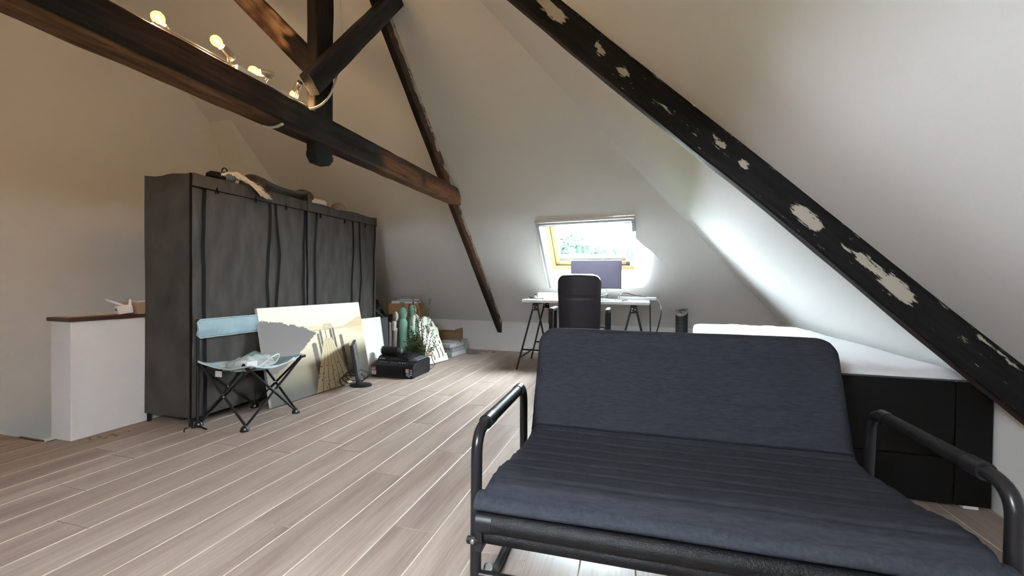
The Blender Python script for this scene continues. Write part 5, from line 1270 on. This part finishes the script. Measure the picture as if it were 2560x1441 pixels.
# storage box and neighbours
sb_ = thing('storage_box', 'clear plastic storage box full of papers with a grey handled lid', 'box', (-2.27, 5.03, 0), R_(-6))
bw, bd, bh = .175, .20, .150
for nm, b in (('side', (-bw, bw, -bd, -bd+.004, .0, bh)), ('side', (-bw, bw, bd-.004, bd, .0, bh)), ('side', (-bw, -bw+.004, -bd, bd, .0, bh)), ('side', (bw-.004, bw, -bd, bd, .0, bh)), ('bottom', (-bw, bw, -bd, bd, 0, .004))):
    mb = MB(); mb.bx(*b); mb.obj(nm, 'clear_plastic', sb_)
mb = MB(); mb.bx(-bw-.008, bw+.008, -bd-.008, bd+.008, bh+.028, bh+.036); mb.obj('lid', 'clear_plastic', sb_, bevel=.003)
mb = MB(); mb.bx(bw-.01, bw+.016, -.01, .16, bh+.018, bh+.040); mb.obj('handle', 'mid_grey', sb_, bevel=.004)
for k, (lab, mt_, h_) in enumerate((('stack of white paper at the bottom of the clear storage box', 'paper', .05), ('grey printed booklets stacked in the clear storage box', 'paper_print', .035), ('blue-grey folder lying in the clear storage box', 'grey_blue', .02), ('crumpled white papers at the top of the clear storage box', 'paper', .045))):
    z = .006+(0, .05, .085, .105)[k]; mb = MB(); mb.bx(-bw+.012, bw-.012-.01*k, -bd+.012, bd-.02, 0, h_); o_ = mb.obj('paper_stack', mt_, bevel=.003); o_.location = (-2.27, 5.03, z); o_.rotation_euler = (0, 0, R_(-6)+R_((0, 2, -2, 1)[k])); tag(o_, lab, 'paper')
mb = MB(); mb.bx(-.10, .10, -.14, .14, 0, .018); o_ = mb.obj('clear_tray', 'clear_plastic', bevel=.006); o_.location = (-1.98, 5.27, .0); o_.rotation_euler = (0, 0, R_(8)); tag(o_, 'shallow clear plastic tray on the floor by the knee wall', 'tray')
wb = thing('wooden_crate', 'small open brown wooden crate behind the storage box by the knee wall', 'crate', (-2.43, 5.395, 0), R_(0))
for b in ((-.16, .16, -.13, -.12, .0, .25), (-.16, .16, .12, .13, 0, .25), (-.16, -.15, -.12, .12, 0, .25), (.15, .16, -.12, .12, 0, .29)):
    mb = MB(); mb.bx(*b); mb.obj('side', 'wood_box', wb, bevel=.002)
mb = MB(); mb.bx(-.15, .15, -.12, .12, 0, .01); mb.obj('bottom', 'wood_box', wb)
crumple('cloth_scrap', onz(1222, 881), .10, .045, .022, 'red_cloth', 'crumpled red and white patterned cloth on the floor by the knee wall', 'cloth', 7.0)
# leaf litter beside the half wall
rl = random.Random(9); litter = ('dry olive leaf on the floor at the foot of the half wall',)
for k in range(16):
    u = rl.uniform(225, 335); p = onz(u, 1104-(u-225)*.20+rl.uniform(-4, 4)); a = rl.uniform(0, 6.28); L1 = rl.uniform(.012, .03)
    mb = MB(); d = Vector((math.cos(a), math.sin(a), .15))*L1; s_ = Vector((-d.y, d.x, 0)).normalized()*L1*.28
    mb.add([Vector((0, 0, .001)), d*.5+s_+Vector((0, 0, .003)), d+Vector((0, 0, .002)), d*.5-s_+Vector((0, 0, .003))], [(0, 1, 2, 3)]); o_ = mb.obj('dry_leaf', 'leaf_dry', fix=False); o_.location = p; tag(o_, litter[0], 'leaf', 'dry leaves beside the half wall')
mb = MB(); mb.tube(fillet([onz(470, 1073)+Vector((0, 0, .004)), onz(462, 1076)+Vector((0, 0, .012)), onz(460, 1082)+Vector((0, 0, .003))], .03), .0035, 6); mb.tube(fillet([onz(478, 1072)+Vector((0, 0, .004)), onz(500, 1069)+Vector((0, 0, .004)), onz(516, 1075)+Vector((0, 0, .003))], .03), .006, 6)
tag(mb.obj('strap_end', 'black_matt', smooth=True), 'loose black strap end on the floor under the camping chair', 'strap')

# ================================================================== OUTSIDE THE SKYLIGHT
g = MB(); g.add([(-200, -200, -6), (200, -200, -6), (200, 200, -6), (-200, 200, -6)], [(0, 1, 2, 3)]); struct(g.obj('ground', 'grass'), 'garden ground far below the skylight')
def tree(uv, Y, rx, rz, label, seed, n=2600):
    c = ony(uv[0], uv[1], Y); t = thing('garden_tree', label, 'tree', (c.x, Y, -6)); rt_ = random.Random(seed); mb = MB(); cz = c.z+6
    mb.tube([(0, 0, 0), (.1, 0, cz*.5), (0, 0, cz)], [.28, .2, .08], 8); mb.obj('trunk', 'tree_bark', t, smooth=True)
    mb = MB()
    for k in range(n):
        d = Vector((rt_.gauss(0, 1), rt_.gauss(0, 1), rt_.gauss(0, 1))).normalized()*rt_.random()**.33
        k2 = 1+.35*nz(d*2.2+Vector((seed, 0, 0))); p = Vector((d.x*rx*k2, d.y*rx*.8*k2, cz+d.z*rz*k2-rz*.2))
        a = Vector((rt_.gauss(0, 1), rt_.gauss(0, 1), rt_.gauss(0, 1))).normalized(); b = a.orthogonal().normalized(); s_ = rt_.uniform(.09, .2)
        mb.add([p, p+a*s_+b*s_*.5, p+a*s_*2, p+a*s_-b*s_*.5], [(0, 1, 2, 3)])
    o = mb.obj('foliage', 'tree_leaf', t, fix=False); o['kind'] = 'stuff'
tree((1428, 640), 24, 1.35, 1.5, 'tall leafy tree rising at the pine window jamb', 1)
tree((1500, 652), 27, 1.7, 1.0, 'rounded leafy tree beyond the top edge of the monitor', 2)
tree((1572, 660), 31, 1.1, .75, 'small leafy tree furthest along the skylight', 3, 1200)
